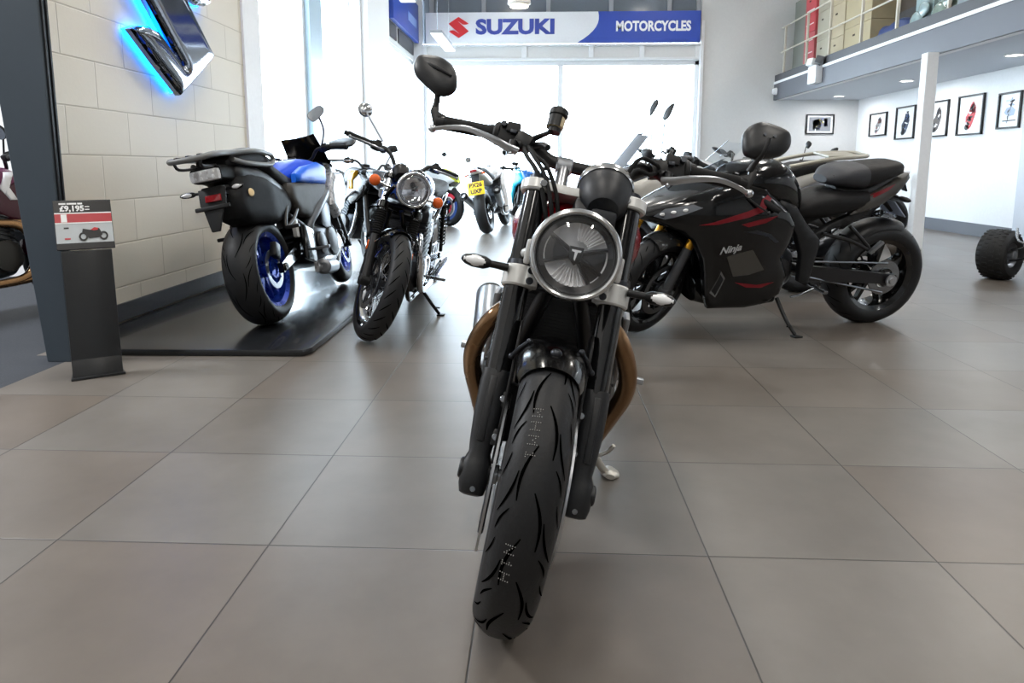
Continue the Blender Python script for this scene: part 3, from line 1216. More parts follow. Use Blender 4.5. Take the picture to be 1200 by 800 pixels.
# far wall: two big panes, transom band, plain wall beside it
window(4, 'y', BY + 0.1, -2.55, 3.25, 0.02, 3.22, [(0.365, 0.11)], 0.09)
box_struct('wall_back', (3.25, BY, 0), (RX + 2.2, BY + 0.25, CEIL), GREYW)
mb = MB()
mb.box((0.35, BY + 0.12, 3.38), (5.9, 0.24, 0.32))
struct(mb, 'wall_back', GREYW)
mb = MB()
mb.box((0.35, BY + 0.02, 3.255), (5.8, 0.12, 0.05), None, 0.008)
mb.box((0.35, BY + 0.0, 3.53), (5.8, 0.10, 0.04), None, 0.008)
for x in (-2.5, -0.4, 1.0, 2.05, 3.2):
    mb.box((x, BY + 0.0, 3.40), (0.10, 0.06, 0.26), None, 0.006)
mb.box((3.28, BY - 0.02, 2.0), (0.07, 0.08, 4.0), None, 0.008)
struct(mb, 'trim_1', FRAME)
mb = MB()
mb.box((0.35, BY + 0.16, 4.6), (5.8, 0.06, 2.0))
struct(mb, 'window_5', mat('dark_transom_glass', '6f7780', 0.12, coat=0.3))
mb = MB()
for x in (-2.35, -1.25, 0.1, 1.4, 2.6, 3.2):
    mb.box((x, BY + 0.09, 4.6), (0.09, 0.08, 2.0), None, 0.006)
struct(mb, 'trim_2', mat('transom_mullion_grey', '9b9fa5', 0.4))
box_struct('trim_9', (WX - 0.05, BY - 0.06, 0), (WX + 0.16, BY + 0.1, CEIL), FRAME)
# dark transom openings under the side sign
mb = MB()
for y0, y1 in ((12.5, 13.15), (13.35, 14.85)):
    mb.box((WX - 0.012, (y0 + y1) / 2, 3.44), (0.03, y1 - y0, 0.26))
struct(mb, 'trim_3', mat('transom_shadow_panel', '2a2c30', 0.5))
# picture wall and the low space under the mezzanine
box_struct('wall_right', (RX, -4.2, 0), (RX + 0.2, BY, 2.8), WHITE)
box_struct('wall_right', (RX + 2.0, -4.2, 2.7), (RX + 2.2, BY, CEIL), GREYW)
box_struct('baseboard_right', (RX - 0.02, -4.2, 0), (RX, BY, 0.19), SKIRT)
box_struct('baseboard_back', (3.35, BY - 0.02, 0), (RX, BY, 0.19), SKIRT)
box_struct('baseboard_left', (WX, 3.78, 0.05), (WX + 0.02, 6.34, 0.16), mat('charcoal_skirting', '35373b', 0.5))
MX = 4.80
box_struct('ceiling', (MX + 0.05, -4.2, 2.41), (RX, BY, 2.45), mat('soffit_white', 'c6ccd4', 0.7))
box_struct('floor', (MX + 0.05, -4.2, 2.5), (RX + 2.0, BY, 2.80), mat('timber_deck', '8a7a66', 0.7))
box_struct('trim_7', (MX, -4.2, 2.40), (MX + 0.05, BY, 2.72), GREYF)
box_struct('trim_4', (MX - 0.012, -4.2, 2.72), (MX + 0.05, BY, 2.765), WHITE)
box_struct('trim_5', (MX + 0.005, -4.2, 2.765), (MX + 0.045, BY, 2.90), DARKF)
box_struct('trim_6', (MX + 0.05, -4.2, 2.398), (MX + 0.14, BY, 2.412), WHITE)
box_struct('column', (4.66, 8.92, 0), (4.80, 9.06, 2.41), WHITE, 0.01)
box_struct('door_1', (RX - 0.05, 8.4, 0.0), (RX - 0.001, 9.88, 1.95), mat('pale_grey_door', 'c3c8d0', 0.5), 0.008)
# outside
box_struct('ground_outside', (-40, -20, -0.3), (40, 60, -0.12), mat('pale_paving', 'c9c7c2', 0.8))
# side room shell
box_struct('wall_side_room', (-9.2, 6.25, 0), (WX - 0.08, 6.35, CEIL), WHITE)
box_struct('wall_side_room', (-9.3, -4.2, 0), (-9.2, 6.35, CEIL), WHITE)

# ------------------------------------------------------------------ display platform
mb = MB()
mb.prism([(WX + 0.005, 3.60), (-1.30, 3.64), (-1.27, 3.70), (-1.27, 6.5), (WX + 0.03, 6.5)], (0, 0, 0.02), (1, 0, 0), (0, 1, 0), 0.038, 0.012, 2)
pf = mb.build('display_platform', PLATM)
tag(pf, 'low black display platform under the blue motorcycle by the cream block wall', 'platform')

# ------------------------------------------------------------------ chrome wall emblem
S_OUT = [(-1, .36), (-.5, .69), (0, 1), (.5, .69), (1, .36), (.80, .285), (.62, .26), (.45, .28), (.30, .36), (-.10, .62), (.45, .13), (1, -.36), (.5, -.69), (0, -1), (-.5, -.69), (-1, -.36), (-.80, -.285), (-.62, -.26), (-.45, -.28), (-.30, -.36), (.10, -.62), (-.45, -.13)]
root = thing('illuminated_emblem', 'chrome angular S emblem with blue glow on the cream block wall', 'wall sign', None, (WX, 5.02, 2.09))
pts = [(p[0] * 0.565, p[1] * 0.555) for p in S_OUT]
mb = MB()
Panel(pts, 0.085, 0.040, 0.085, 0.028, 0, 0.035).mesh(mb, 1)
mb.v = [Vector((p.y, p.x, p.z)) for p in mb.v]
mb.build('emblem_face', mat('mirror_chrome', '8f939a', 0.07, metal=1, var=0.01), root, 28)
mb = MB()
mb.prism([(p[0] * 0.97, p[1] * 0.97) for p in pts], (0.028, 0, 0), (0, 1, 0), (0, 0, 1), 0.03)
o = mb.build('blue_light_strip', mat('blue_led', '1f8fff', 0.5, emit='0f86ff', estr=9), root, 0)

# ------------------------------------------------------------------ far wall sign
root = thing('shop_sign', 'long white and blue sign with red emblem above the far windows', 'sign', None, (0, BY - 0.02, 3.87))
mb = MB()
mb.box((-0.0 + 0.38, -0.05, 0), (5.66, 0.10, 0.62), None, 0.006)
mb.build('sign_panel', mat('sign_white', 'e4e6ea', 0.35), root)
mb = MB()
bl = [(3.21, -0.31), (3.21, 0.31), (1.12, 0.31)]
for i in range(1, 9):
    t = i / 8
    bl.append((1.12 + 0.05 * sin(t * pi) - 0.42 * t ** 2.2, 0.31 - 0.62 * t))
mb.prism(bl, (0, -0.103, 0), (1, 0, 0), (0, 0, 1), 0.006)
BLUE_SIGN = mat('sign_blue', '2446a8', 0.35)
mb.build('blue_field', BLUE_SIGN, root, 0)
mb = MB()
mb.prism([(p[0] * 0.21, p[1] * 0.21) for p in S_OUT], (-1.76, -0.105, 0.01), (1, 0, 0), (0, 0, 1), 0.008)
mb.build('red_emblem', mat('sign_red', 'd3232e', 0.35), root, 0)
mb = MB()
put_text(mb, 'SUZUKI', (-0.58, -0.105, 0.005), (1, 0, 0), (0, 0, 1), 0.40, 0.008, 0.018, sx=1.20)
mb.build('sign_lettering', mat('sign_letter_blue', '2a3f9a', 0.35), root, 0)
mb = MB()
put_text(mb, 'MOTORCYCLES', (2.25, -0.108, 0.005), (1, 0, 0), (0, 0, 1), 0.27, 0.008, 0.010, sx=0.80)
mb.build('sign_lettering', mat('sign_letter_white', 'f2f3f5', 0.35), root, 0)

# blue sign on the logo side
root = thing('blue_sign', 'plain blue sign panel high on the side wall near the far corner', 'sign', None, (WX + 0.02, 13.7, 3.95))
mb = MB()
mb.box((0.04, 0, 0), (0.08, 2.5, 0.75), None, 0.006)
mb.build('sign_panel', BLUE_SIGN, root)
mb = MB()
mb.box((0.083, 0.55, -0.05), (0.006, 0.9, 0.16))
mb.build('pale_blue_patch', mat('sign_pale_blue', '7f9bd8', 0.4), root, 0)


# ------------------------------------------------------------------ hanging lights
def hanging_light(loc, label):
    r = thing('hanging_light', label, 'light', None, loc)
    m_ = MB()
    m_.box((0, 0, 0.02), (0.17, 1.5, 0.035), None, 0.006)
    m_.build('light_housing', mat('light_housing_grey', '8c8f93', 0.4), r)
    m_ = MB()
    m_.box((0, 0, -0.002), (0.155, 1.46, 0.012), None, 0.003)
    m_.build('diffuser', mat('light_diffuser', 'eceef0', 0.4, emit='ffffff', estr=0.5), r)
    m_ = MB()
    for y in (-0.6, 0.6):
        m_.tube([(0, y, 0.03), (0, y, CEIL - loc[2])], 0.003, 6, 1)
    m_.build('suspension_wire', STEEL, r)
    m_ = MB()
    for y in (-0.45, 0.1):
        m_.cyl((0, y, -0.02), (0, y, 0.0), 0.035, 16)
    m_.build('spot_lamp', mat('spot_lamp_glow', 'ffffff', 0.3, emit='fff6e8', estr=3), r)


hanging_light((-1.44, 10.35, 2.8), 'slim white light bar hanging on wires in front of the far sign')
hanging_light((-1.47, 7.1, 2.8), 'slim white light bar cut off by the top edge near the blue sign')
root = thing('pendant_lamp', 'white dome pendant lamp hanging above the far sign', 'light', None, (-0.27, 8.0, 2.78))
mb = MB()
mb.lathe([(0.0, 0.0), (0.09, 0.0), (0.128, 0.025), (0.125, 0.06), (0.10, 0.12), (0.05, 0.2), (0.02, 0.24), (0, 0.24)], (0, 0, 0), (0, 0, 1), 28)
mb.build('lamp_shade', mat('lamp_shade_white', 'f4f3ee', 0.35), root)
mb = MB()
mb.cyl((0, 0, -0.008), (0, 0, 0.004), 0.10, 28)
mb.build('lamp_glow', mat('lamp_glow', 'fffbe8', 0.3, emit='fff3d8', estr=4), root)
mb = MB()
mb.tube([(0, 0, 0.23), (0, 0, CEIL - 2.78)], 0.005, 8, 1)
mb.build('lamp_cord', SATIN, root)
DL = ['round recessed downlight near the far wall under the mezzanine', 'round recessed downlight in front of the dark blue and red prints', 'round recessed downlight just beyond the white column',
      'round recessed downlight above the pale grey door']
for i, (x, y) in enumerate([(5.82, 14.27), (5.86, 11.78), (5.83, 9.15)]):
    r = thing('downlight', DL[i], 'light', 'downlights under the mezzanine', (x, y, 2.405))
    mb = MB()
    mb.lathe([(0.09, 0.004), (0.11, 0.002), (0.115, -0.004), (0.095, -0.008), (0.088, 0.0)], (0, 0, 0), (0, 0, 1), 28, closed=True)
    mb.build('downlight_rim', WHITE, r)
    mb = MB()
    mb.cyl((0, 0, -0.004), (0, 0, 0.002), 0.088, 24)
    mb.build('downlight_lens', mat('downlight_glow', 'ffffff', 0.3, emit='fffaf0', estr=6), r)

# ------------------------------------------------------------------ framed pictures
PFR = mat('black_picture_frame', '17181a', 0.4)
PAPER = mat('picture_paper', 'eef0f1', 0.5)


def picture(loc, w, h, face, blobs, label, group='framed pictures on the wall', wide=False):
    r = thing('framed_picture', label, 'picture', group, loc, (0, 0, face))
    m_ = MB()
    t = 0.025
    for (cx, cz, sx, sz) in ((0, h / 2, w, t), (0, -h / 2, w, t), (-w / 2, 0, t, h), (w / 2, 0, t, h)):
        m_.box((cx, -0.02, cz), (sx + (t if sz == t else 0), 0.035, sz + (t if sx == t else 0)), None, 0.004)
    m_.build('picture_frame', PFR, r)
    m_ = MB()
    m_.box((0, -0.006, 0), (w, 0.008, h))
    p = m_.build('print', PAPER, r, 0)
    for (c, poly) in blobs:
        m_ = MB()
        m_.prism([(q[0] * w / 2, q[1] * h / 2) for q in poly], (0, -0.0115, 0), (1, 0, 0), (0, 0, 1), 0.003)
        m_.build('printed_shape', mat('print_' + c, c, 0.5), p, 0)
    rnd = random.Random(int(abs(loc[1] * 100 + loc[0] * 37)))
    for c in [b_[0] for b_ in blobs] + ['26282c', 'f4f5f6']:
        for _ in range(4):
            t_ = rnd.uniform(-0.6, 0.6)
            x0_, z0_ = t_ * (0.35 if not wide else 0.9) + rnd.uniform(-.12, .12), t_ + rnd.uniform(-.15, .15)
            a_ = rnd.uniform(0, pi)
            l_, w_ = rnd.uniform(.08, .2), rnd.uniform(.03, .08)
            q_ = [(-l_, -w_), (l_, -w_ * .4), (l_ * .7, w_), (-l_ * .6, w_ * .7)]
            m_ = MB()
            m_.prism([((x0_ + u * cos(a_) - v * sin(a_)) * w / 2, (z0_ + u * sin(a_) + v * cos(a_)) * h / 2) for u, v in q_], (0, -0.0125, 0), (1, 0, 0), (0, 0, 1), 0.002)
            m_.build('printed_shape', mat('print_' + c, c, 0.5), p, 0)


RIDER = [(-.35, -.55), (-.1, -.75), (.1, -.6), (.25, -.3), (.4, .1), (.35, .45), (.15, .7), (-.05, .55), (-.15, .2), (-.4, -.1)]
WHL = [(.18 * cos(a) - .25, .16 * sin(a) - .62) for a in [2 * pi * i / 12 for i in range(12)]]
BLB = [(-.1, .35), (.2, .62), (.42, .35), (.3, .1), (0, .05)]
FACE_R = -pi / 2          # face -x from the picture wall
picture((RX, 14.10, 1.85), 0.66, 0.42, FACE_R, [('9a9a9c', RIDER), ('55565a', WHL), ('c08a86', BLB)], 'framed print of a pale grey racing motorcycle, at the room corner')
picture((RX, 13.07, 1.82), 0.64, 0.56, FACE_R, [('3a4254', RIDER), ('22252c', WHL), ('6c86b8', BLB)], 'framed print of a dark blue racing motorcycle beside the white column')
picture((RX, 12.05, 1.82), 0.62, 0.56, FACE_R, [('55504e', RIDER), ('22252c', WHL)], 'framed print half hidden behind the white column')
picture((RX, 11.14, 1.82), 0.62, 0.58, FACE_R, [('c33c42', RIDER), ('303136', WHL), ('e08a88', BLB)], 'framed print of a red racing motorcycle on white paper')
picture((RX, 10.24, 1.82), 0.46, 0.48, FACE_R, [('9fb0c8', [(-.5, -.1), (-.2, -.35), (.4, -.3), (.5, 0), (.2, .2), (-.3, .15)]), ('26282c', [(-.6, -.62), (.6, -.62), (.6, -.56), (-.6, -.56)]), ('c8d2de', [(-.4, .5), (.4, .5), (.4, .62), (-.4, .62)])], 'framed print of a small blue motorcycle, beside the grey door')
picture((5.78, BY, 1.91), 0.55, 0.38, 0.0, [('8d9096', [(-.8, -.75), (.8, -.75), (.8, .75), (-.8, .75)]), ('4d5560', [(-.5, -.6), (.0, -.6), (.2, .2), (-.1, .6), (-.55, .4)]), ('d8c64a', [(-.1, -.1), (.2, -.1), (.25, .25), (0, .35)]), ('6a6fb5', [(.3, -.3), (.6, -.2), (.55, .6), (.3, .6)])], 'wide framed photo of a racing bike on the far wall under the mezzanine')

# ------------------------------------------------------------------ mezzanine rail and store boxes
r = thing('mezzanine_railing', 'white steel railing with upright posts along the mezzanine edge', 'railing', None, (MX + 0.08, 0, 2.80))
RAILM = mat('rail_white', 'cbc5b8', 0.4)
for y in (14.75, 13.55, 12.5, 11.3, 10.2, 8.95, 7.7):
    mb = MB()
    mb.box((0, y, 0.52), (0.04, 0.035, 1.04), None, 0.006)
    mb.box((0.0, y, 0.06), (0.07, 0.08, 0.12), None, 0.006)
    mb.build('rail_post', RAILM, r)
for z in (0.55, 1.03):
    mb = MB()
    mb.tube([(0, 7.6, z), (0, 14.95, z)], 0.015, 10, 1)
    mb.build('rail_bar', RAILM, r)


def carton(loc, s, col, label, group, name='cardboard_box', holes=True, tape=False):
    r = thing(name, label, 'box', group, loc)
    m_ = MB()
    m_.box((s[0] / 2, 0, s[2] / 2), s, None, 0.008)
    b = m_.build('carton', mat('carton_' + col, col, 0.7, var=0.08, scale=6), r)
    if holes:
        m_ = MB()
        m_.box((0.001, s[1] * 0.12, s[2] * 0.72), (0.006, 0.09, 0.03), None, 0.002)
        m_.build('hand_hole', mat('carton_hole', '3a2f22', 0.8), r)
    if tape:
        m_ = MB()
        for z in (0.18, 0.5, 0.8):
            m_.box((-0.001, 0, s[2] * z), (0.004, s[1] * 0.7, 0.02))
        m_.build('printed_strip', mat('carton_print', 'e9d7d4', 0.6), r)
    return r


BX = MX + 0.28
g = 'boxes stored on the mezzanine'
z0 = 2.80
carton((BX, 14.55, z0), (0.5, 0.62, 1.5), '7d7f78', 'tall grey carton at the far end of the mezzanine', None, holes=False)
carton((BX - 0.03, 13.92, z0), (0.5, 0.52, 0.75), 'b0565a', 'red carton on the mezzanine floor with white print', g, tape=True)
carton((BX - 0.03, 13.92, z0 + 0.755), (0.5, 0.52, 0.8), 'bd4a4f', 'red carton with white print stacked on the other red carton', g, tape=True)
rows = [(13.33, 0.58, 'a9a392', 'olive beige'), (12.72, 0.56, 'b3a68c', 'tan')]
lv = ['bottom', 'middle', 'top']
for (y, w, col, nm), hts in zip(rows, ((0.52, 0.5, 0.55), (0.45, 0.55, 0.5))):
    z = z0
    for i, h in enumerate(hts):
        carton((BX, y, z), (0.5, w, h), col, '%s cardboard box with hand hole, %s of its stack %s' % (nm, lv[i], 'beside the red cartons' if nm != 'tan' else 'of narrow tan boxes'), g)
        z += h + 0.004
z = z0
for i, h in enumerate((0.5, 0.7)):
    carton((BX - 0.02, 11.88, z), (0.55, 0.95, h), 'ada082', 'large tan cardboard box, %s one beside the dark gap on the mezzanine' % ('lower' if i == 0 else 'upper'), g)
    z += h + 0.004
carton((BX + 0.35, 10.7, z0 + 0.55), (0.5, 1.15, 0.9), '4a4038', 'dark brown carton at the back of the gap above the blue bag', g, holes=False)
carton((BX + 0.3, 10.75, z0), (0.55, 1.0, 0.54), '3b3a3c', 'dark carton behind the blue bag on the mezzanine', g, holes=False)
r = MB()
r.loft([(-0.5, 0.1, 0.05, 0.05, 0.1), (-0.38, 0.12, 0.15, 0.16, 0.12), (-0.1, 0.13, 0.17, 0.22, 0.13), (0.2, 0.13, 0.16, 0.17, 0.13), (0.42, 0.11, 0.13, 0.22, 0.11), (0.52, 0.1, 0.04, 0.05, 0.1)], 18, 4, axis='y')
o = r.build('blue_bag', mat('blue_tarpaulin', '2c3f70', 0.45, bump=0.6, bscale=25), None, 60, (BX + 0.1, 10.72, z0))
tag(o, 'dark blue bag slumped in the gap between mezzanine boxes', 'bag')
for i, (y, col, lab) in enumerate([(9.9, '8fa3a6', 'pale wrapped carton beside the blue bag on the mezzanine'), (9.35, '7f8f86', 'grey green wrapped carton next to the pale wrapped one'), (8.8, '96a2a8', 'plain grey wrapped carton past the grey green one')]):
    carton((BX, y, z0), (0.5, 0.45, 0.75), col, lab, 'wrapped cartons on the mezzanine', 'wrapped_carton', holes=False, tape=False)
    wr = MB()
    wr.ball((-0.02, 0.05, 0.16), (0.05, 0.16, 0.14), 14, 8)
    wr.ball((-0.01, -0.1, 0.3), (0.04, 0.12, 0.1), 14, 8)
    wb = wr.build('plastic_wrapped_bundle', mat('plastic_wrap_' + col, col, 0.15, coat=0.6, var=0.3, scale=15), None, 60, (BX - 0.05, y, z0 + 0.0))
    tag(wb, ['clear plastic wrapped bundle leaning on the pale wrapped carton', 'clear plastic wrapped bundle leaning on the grey green carton', 'clear plastic wrapped bundle leaning on the grey carton near the corner'][i], 'bundle', 'plastic wrapped bundles on the mezzanine')

# twin spot emergency light
r = thing('emergency_light', 'white twin head emergency light fixed on the mezzanine fascia', 'light', None, (MX - 0.03, 12.7, 2.62))
mb = MB()
mb.box((-0.03, 0, 0), (0.12, 0.36, 0.30), None, 0.012)
mb.build('lamp_body', mat('emergency_white', 'e8eaec', 0.35), r)
for y, c in ((0.12, 'e8eaec'), (-0.22, '55585c')):
    mb = MB()
    mb.box((-0.04, y, 0.22), (0.14, 0.16, 0.13), (0, 0.3, 0.3 if y > 0 else -0.4), 0.02)
    mb.tube([(-0.03, y * 0.7, 0.13), (-0.03, y, 0.2)], 0.02, 8, 1)
    mb.build('lamp_head', mat('emergency_head_' + c, c, 0.35), r)
r = thing('alarm_sounder', 'small white round sounder at the far end of the fascia', 'alarm', None, (MX - 0.012, BY - 0.2, 2.56))
mb = MB()
mb.lathe([(0, 0.08), (0.05, 0.075), (0.07, 0.04), (0.075, 0), (0, 0)], (0, 0, 0), (-1, 0, 0), 20)
mb.build('sounder_dome', WHITE, r)

# ------------------------------------------------------------------ price stand
r = thing('price_stand', 'black floor standing price display with motorcycle card beside the steel post', 'display stand', None, (-2.175, 3.215, 0), (0, 0, radians(36)))
r.scale = (0.83, 1, 1)
STM = mat('stand_black', '1e2022', 0.3)
mb = MB()
mb.prism([(-0.14, 0.0), (0.14, 0.0), (0.12, 0.22), (-0.12, 0.22)], (0, 0, 0.006), (1, 0, 0), (0, 1, 0), 0.012, 0.003)
mb.build('base_plate', STM, r)
mb = MB()
prof = [(0.02, 0.012), (0.035, 0.012), (0.075, 0.09), (0.16, 0.62), (0.13, 0.62), (0.055, 0.09)]
mb.prism([(p[0], p[1]) for p in prof], (0, 0, 0), (0, 1, 0), (0, 0, 1), 0.26, 0.004)
mb.build('stand_body', STM, r)
cd = Vector((0, 0.42, 0.91)).normalized()
co = Vector((0, 0.125, 0.625))
mb = MB()
mb.prism([(-0.15, 0), (0.15, 0), (0.15, 0.26), (-0.15, 0.26)], co + Vector((0, 0.01, 0)), (1, 0, 0), cd, 0.014, 0.003)
hold = mb.build('card_holder', STM, r)


def card(x0, x1, a, b, m, name='price_card', lift=0.0):
    m_ = MB()
    m_.prism([(x0, a), (x1, a), (x1, b), (x0, b)], co + Vector((0, -0.001 - lift, 0.0)), (1, 0, 0), cd, 0.003)
    return m_.build(name, m, hold, 0)


CBL = mat('card_black', '141416', 0.3)
CWH = mat('card_white', 'f0f1f2', 0.35)
CRD = mat('card_red', 'b5323a', 0.35)
card(-0.146, 0.146, 0.004, 0.256, mat('card_grey', 'b9c0c4', 0.35), lift=0.0)
card(-0.146, 0.146, 0.196, 0.256, CBL, 'card_header', 0.002)
card(-0.146, 0.146, 0.144, 0.190, CRD, 'card_red_band', 0.002)
card(-0.146, 0.146, 0.190, 0.196, CWH, 'card_white_line', 0.002)
card(-0.146, 0.146, 0.138, 0.144, CWH, 'card_white_line', 0.002)
card(-0.146, 0.146, 0.004, 0.036, CBL, 'card_footer', 0.002)
card(-0.115, -0.085, 0.146, 0.188, CWH, 'card_white_block', 0.0035)
card(-0.105, -0.08, 0.112, 0.119, CBL, 'card_black_tab', 0.002)
card(-0.105, -0.075, 0.055, 0.063, CRD, 'card_red_tab', 0.002)
mb = MB()
cn = Vector((1, 0, 0)).cross(cd)
put_text(mb, '£9,195', co + cd * 0.215 + cn * 0.006, (1, 0, 0), cd, 0.040, 0.001, 0.0016, sx=1.15)
mb.v = [p + Vector((-0.055, 0, 0)) for p in mb.v]
k0 = len(mb.v)
for a, b in ((-0.12, -0.085), (-0.08, -0.03), (-0.025, 0.0)):
    mb.prism([(a, 0.237), (b, 0.237), (b, 0.246), (a, 0.246)], co + cn * 0.006, (1, 0, 0), cd, 0.001)
for z in (0.207, 0.222):
    mb.prism([(0.012, z), (0.035, z), (0.035, z + 0.005), (0.012, z + 0.005)], co + cn * 0.006, (1, 0, 0), cd, 0.001)
mb.build('card_lettering', CWH, hold, 0)
mb = MB()


def disc2(c, rr, k=16):
    return [(c[0] + rr * cos(2 * pi * i / k), c[1] + rr * sin(2 * pi * i / k)) for i in range(k)]


for c in ((-0.01, 0.066), (0.095, 0.068)):
    mb.lathe([(0.014, 0.0), (0.023, 0.0), (0.023, 0.0015), (0.014, 0.0015)], co + Vector((c[0], 0, 0)) + cd * c[1] + cn * 0.005, cn, 20, closed=True)
mb.prism([(-0.015, 0.09), (-0.01, 0.108), (0.03, 0.1), (0.05, 0.112), (0.075, 0.108), (0.09, 0.075), (0.07, 0.06), (0.02, 0.056)], co + cn * 0.005, (1, 0, 0), cd, 0.0015)
mb.build('card_motorcycle', CBL, hold, 0)
mb = MB()
mb.prism([(0.03, 0.101), (0.05, 0.113), (0.07, 0.109), (0.066, 0.099), (0.045, 0.096)], co + cn * 0.0065, (1, 0, 0), cd, 0.0015)
mb.build('card_motorcycle_tank', mat('card_bike_red', 'c8262c', 0.35), hold, 0)

# ================================================================== HERO: RED ROADSTER FACING THE CAMERA
RED = mat('dark_red_paint', '8c0f1a', 0.22, spec=0.35, coat=0.25)
B1 = Bike('motorcycle', 'dark red roadster with round headlight facing the camera in the middle of the floor', (-0.09, 1.508, 0.0), -94.18, 10.25, 1.085, 0.30, 22.8, 0.03, 3.0, 1.43)
bk = B1
fw = wheel(bk, bk.FK, 'front_wheel', 0.30, 0.118, 0.216, 'cast', 7, SATIN, (0.074, -0.074), 0.156, tread=TREAD_SPORT, tn=12, tyre_seg=120, disc_mat=ALU)
# moulded dots on the tread (tyre code)
mb = bk.F()
DOTS = {'N': ['10001', '11001', '10101', '10011', '10001'], '4': ['10010', '10010', '11111', '00010', '00010'], '1': ['00100', '01100', '00100', '00100', '01110'], 'M': ['10001', '11011', '10101', '10001', '10001'], 'H': ['10001', '10001', '11111', '10001', '10001']}


def tread_dots(txt, th0, t0):
    h = (0.30 - 0.216) / 1.57
    rc = 0.30 - h
    for i, ch in enumerate(txt):
        for r_, row in enumerate(DOTS[ch]):
            for c_, on in enumerate(row):
                if on == '1':
                    th = th0 + (i * 7 + c_) * 0.0125
                    t = t0 + radians((2 - r_) * 4.0)
                    rr = rc + (h + 0.0008) * cos(t)
                    y = (0.059 + 0.0008) * sin(t)
                    mb.box((rr * sin(th), y, rr * cos(th)), (0.0016, 0.0016, 0.0016))


tread_dots('MHM1', radians(62), radians(-16))
bk.part(mb, 'tread_marking', mat('tread_dot_grey', '9a9a98', 0.7), fw, ang=0)
mb = bk.F()
tread_dots('N1H', radians(108), radians(-18))
bk.part(mb, 'tread_marking', mat('tread_dot_grey', '9a9a98', 0.7), fw, ang=0)

HALF = 0.108
for s in (1, -1):
    mb = bk.F()
    mb.cyl((0, s * HALF, 0.15), (0, s * HALF, 0.665), 0.0285, 28, 0.003)
    leg = bk.part(mb, 'fork_leg', mat('fork_black', '08090b', 0.13, spec=0.4, coat=0.4))
    mb = bk.F()
    mb.lathe([(0.0285, 0.0), (0.031, 0.0), (0.031, 0.012), (0.0285, 0.012)], (0, s * HALF, 0.452), (0, 0, 1), 28, closed=True)
    bk.part(mb, 'fork_band', GUN, leg)
    mb = bk.F()
    mb.cyl((0, s * HALF, 0.662), (0, s * HALF, 0.676), 0.024, 20, 0.003)
    bk.part(mb, 'fork_cap', GUN, leg)
    # lower casting with the axle foot
    mb = bk.F()
    prof = [(-0.052, 0.016, 0.012), (-0.048, 0.026, 0.022), (-0.03, 0.031, 0.028), (0.0, 0.032, 0.03), (0.02, 0.030, 0.026), (0.036, 0.0235, 0.024), (0.065, 0.027, 0.027), (0.12, 0.031, 0.030), (0.19, 0.032, 0.030), (0.215, 0.030, 0.028)]
    n = 20
    vs, fs = [], []
    for u, hw, hd in prof:
        for k in range(n):
            a = 2 * pi * k / n
            c, q = cos(a), sin(a)
            vs.append((hd * math.copysign(abs(c) ** 0.7, c), s * (HALF + 0.002) + hw * math.copysign(abs(q) ** 0.7, q), u))
    for i in range(len(prof) - 1):
        for k in range(n):
            k2 = (k + 1) % n
            fs.append([i * n + k, i * n + k2, (i + 1) * n + k2, (i + 1) * n + k])
    fs.append(list(range(n))[::-1]); fs.append([(len(prof) - 1) * n + k for k in range(n)])
    mb.add(vs, fs)
    for u in (0.075, 0.155):
        mb.box((0.008, s * (HALF - 0.026), u), (0.032, 0.03, 0.036), None, 0.006)
    mb.box((0.026, s * (HALF + 0.006), 0.13), (0.012, 0.016, 0.14), None, 0.004)
    mb.cyl((0.0, s * (HALF + 0.02), 0), (0.0, s * (HALF + 0.038), 0), 0.022, 18, 0.003)
    low = bk.part(mb, 'fork_slider', mat('fork_casting_black', '17191c', 0.42, bump=0.1), leg)
    mb = bk.F()
    mb.box((-0.055, s * (HALF - 0.03), 0.135), (0.06, 0.05, 0.13), (0, 0.15, 0), 0.014)
    bk.part(mb, 'brake_caliper', SATIN, leg)
    for u in (0.075, 0.155):
        mb = bk.F()
        mb.cyl((0.02, s * (HALF - 0.024), u), (0.036, s * (HALF - 0.024), u), 0.0075, 10, 0.001)
        bk.part(mb, 'caliper_bolt', STEEL, leg)
    mb = bk.F()
    mb.cyl((0.015, s * HALF, -0.035), (0.027, s * HALF, -0.037), 0.006, 8)
    bk.part(mb, 'pinch_bolt', STEEL, leg)
    # flat guard beside the tyre carrying the mudguard
    mb = bk.F()
    mb.prism([(0.02, 0.02), (0.05, 0.10), (0.055, 0.30), (0.03, 0.33), (-0.03, 0.33), (-0.04, 0.05)], (0.0, s * 0.079, 0.0), (1, 0, 0), (0, 0, 1), 0.006, 0.002)
    bk.part(mb, 'mudguard_bracket', SATIN, leg)
mb = bk.F()
mb.cyl((0, -0.125, 0), (0, 0.125, 0), 0.013, 18, 0.002)
mb.cyl((0, -0.076, 0), (0, -0.062, 0), 0.020, 18, 0.002)
mb.cyl((0, 0.062, 0), (0, 0.076, 0), 0.020, 18, 0.002)
bk.part(mb, 'front_axle', ALU)

# mudguard with its fittings
mg = mudguard(bk, 0.306, 0.140, -62, 44, mat('mudguard_gloss_black', '050506', 0.18, spec=0.3, coat=0.15), th=0.004)
for s in (1, -1):
    mb = bk.F()
    mb.tube([(0.06, s * 0.086, 0.245), (0.085, s * 0.072, 0.262), (0.10, s * 0.055, 0.278)], 0.0045, 8, 5)
    mb.ball((0.10, s * 0.055, 0.278), 0.007, 10, 6)
    mb.ball((0.06, s * 0.086, 0.245), 0.007, 10, 6)
    bk.part(mb, 'mudguard_stay', GUN, mg)
mb = bk.F()
mb.ball((0.175, 0, 0.255), (0.010, 0.012, 0.010), 12, 8)
bk.part(mb, 'mudguard_bolt', GUN, mg)

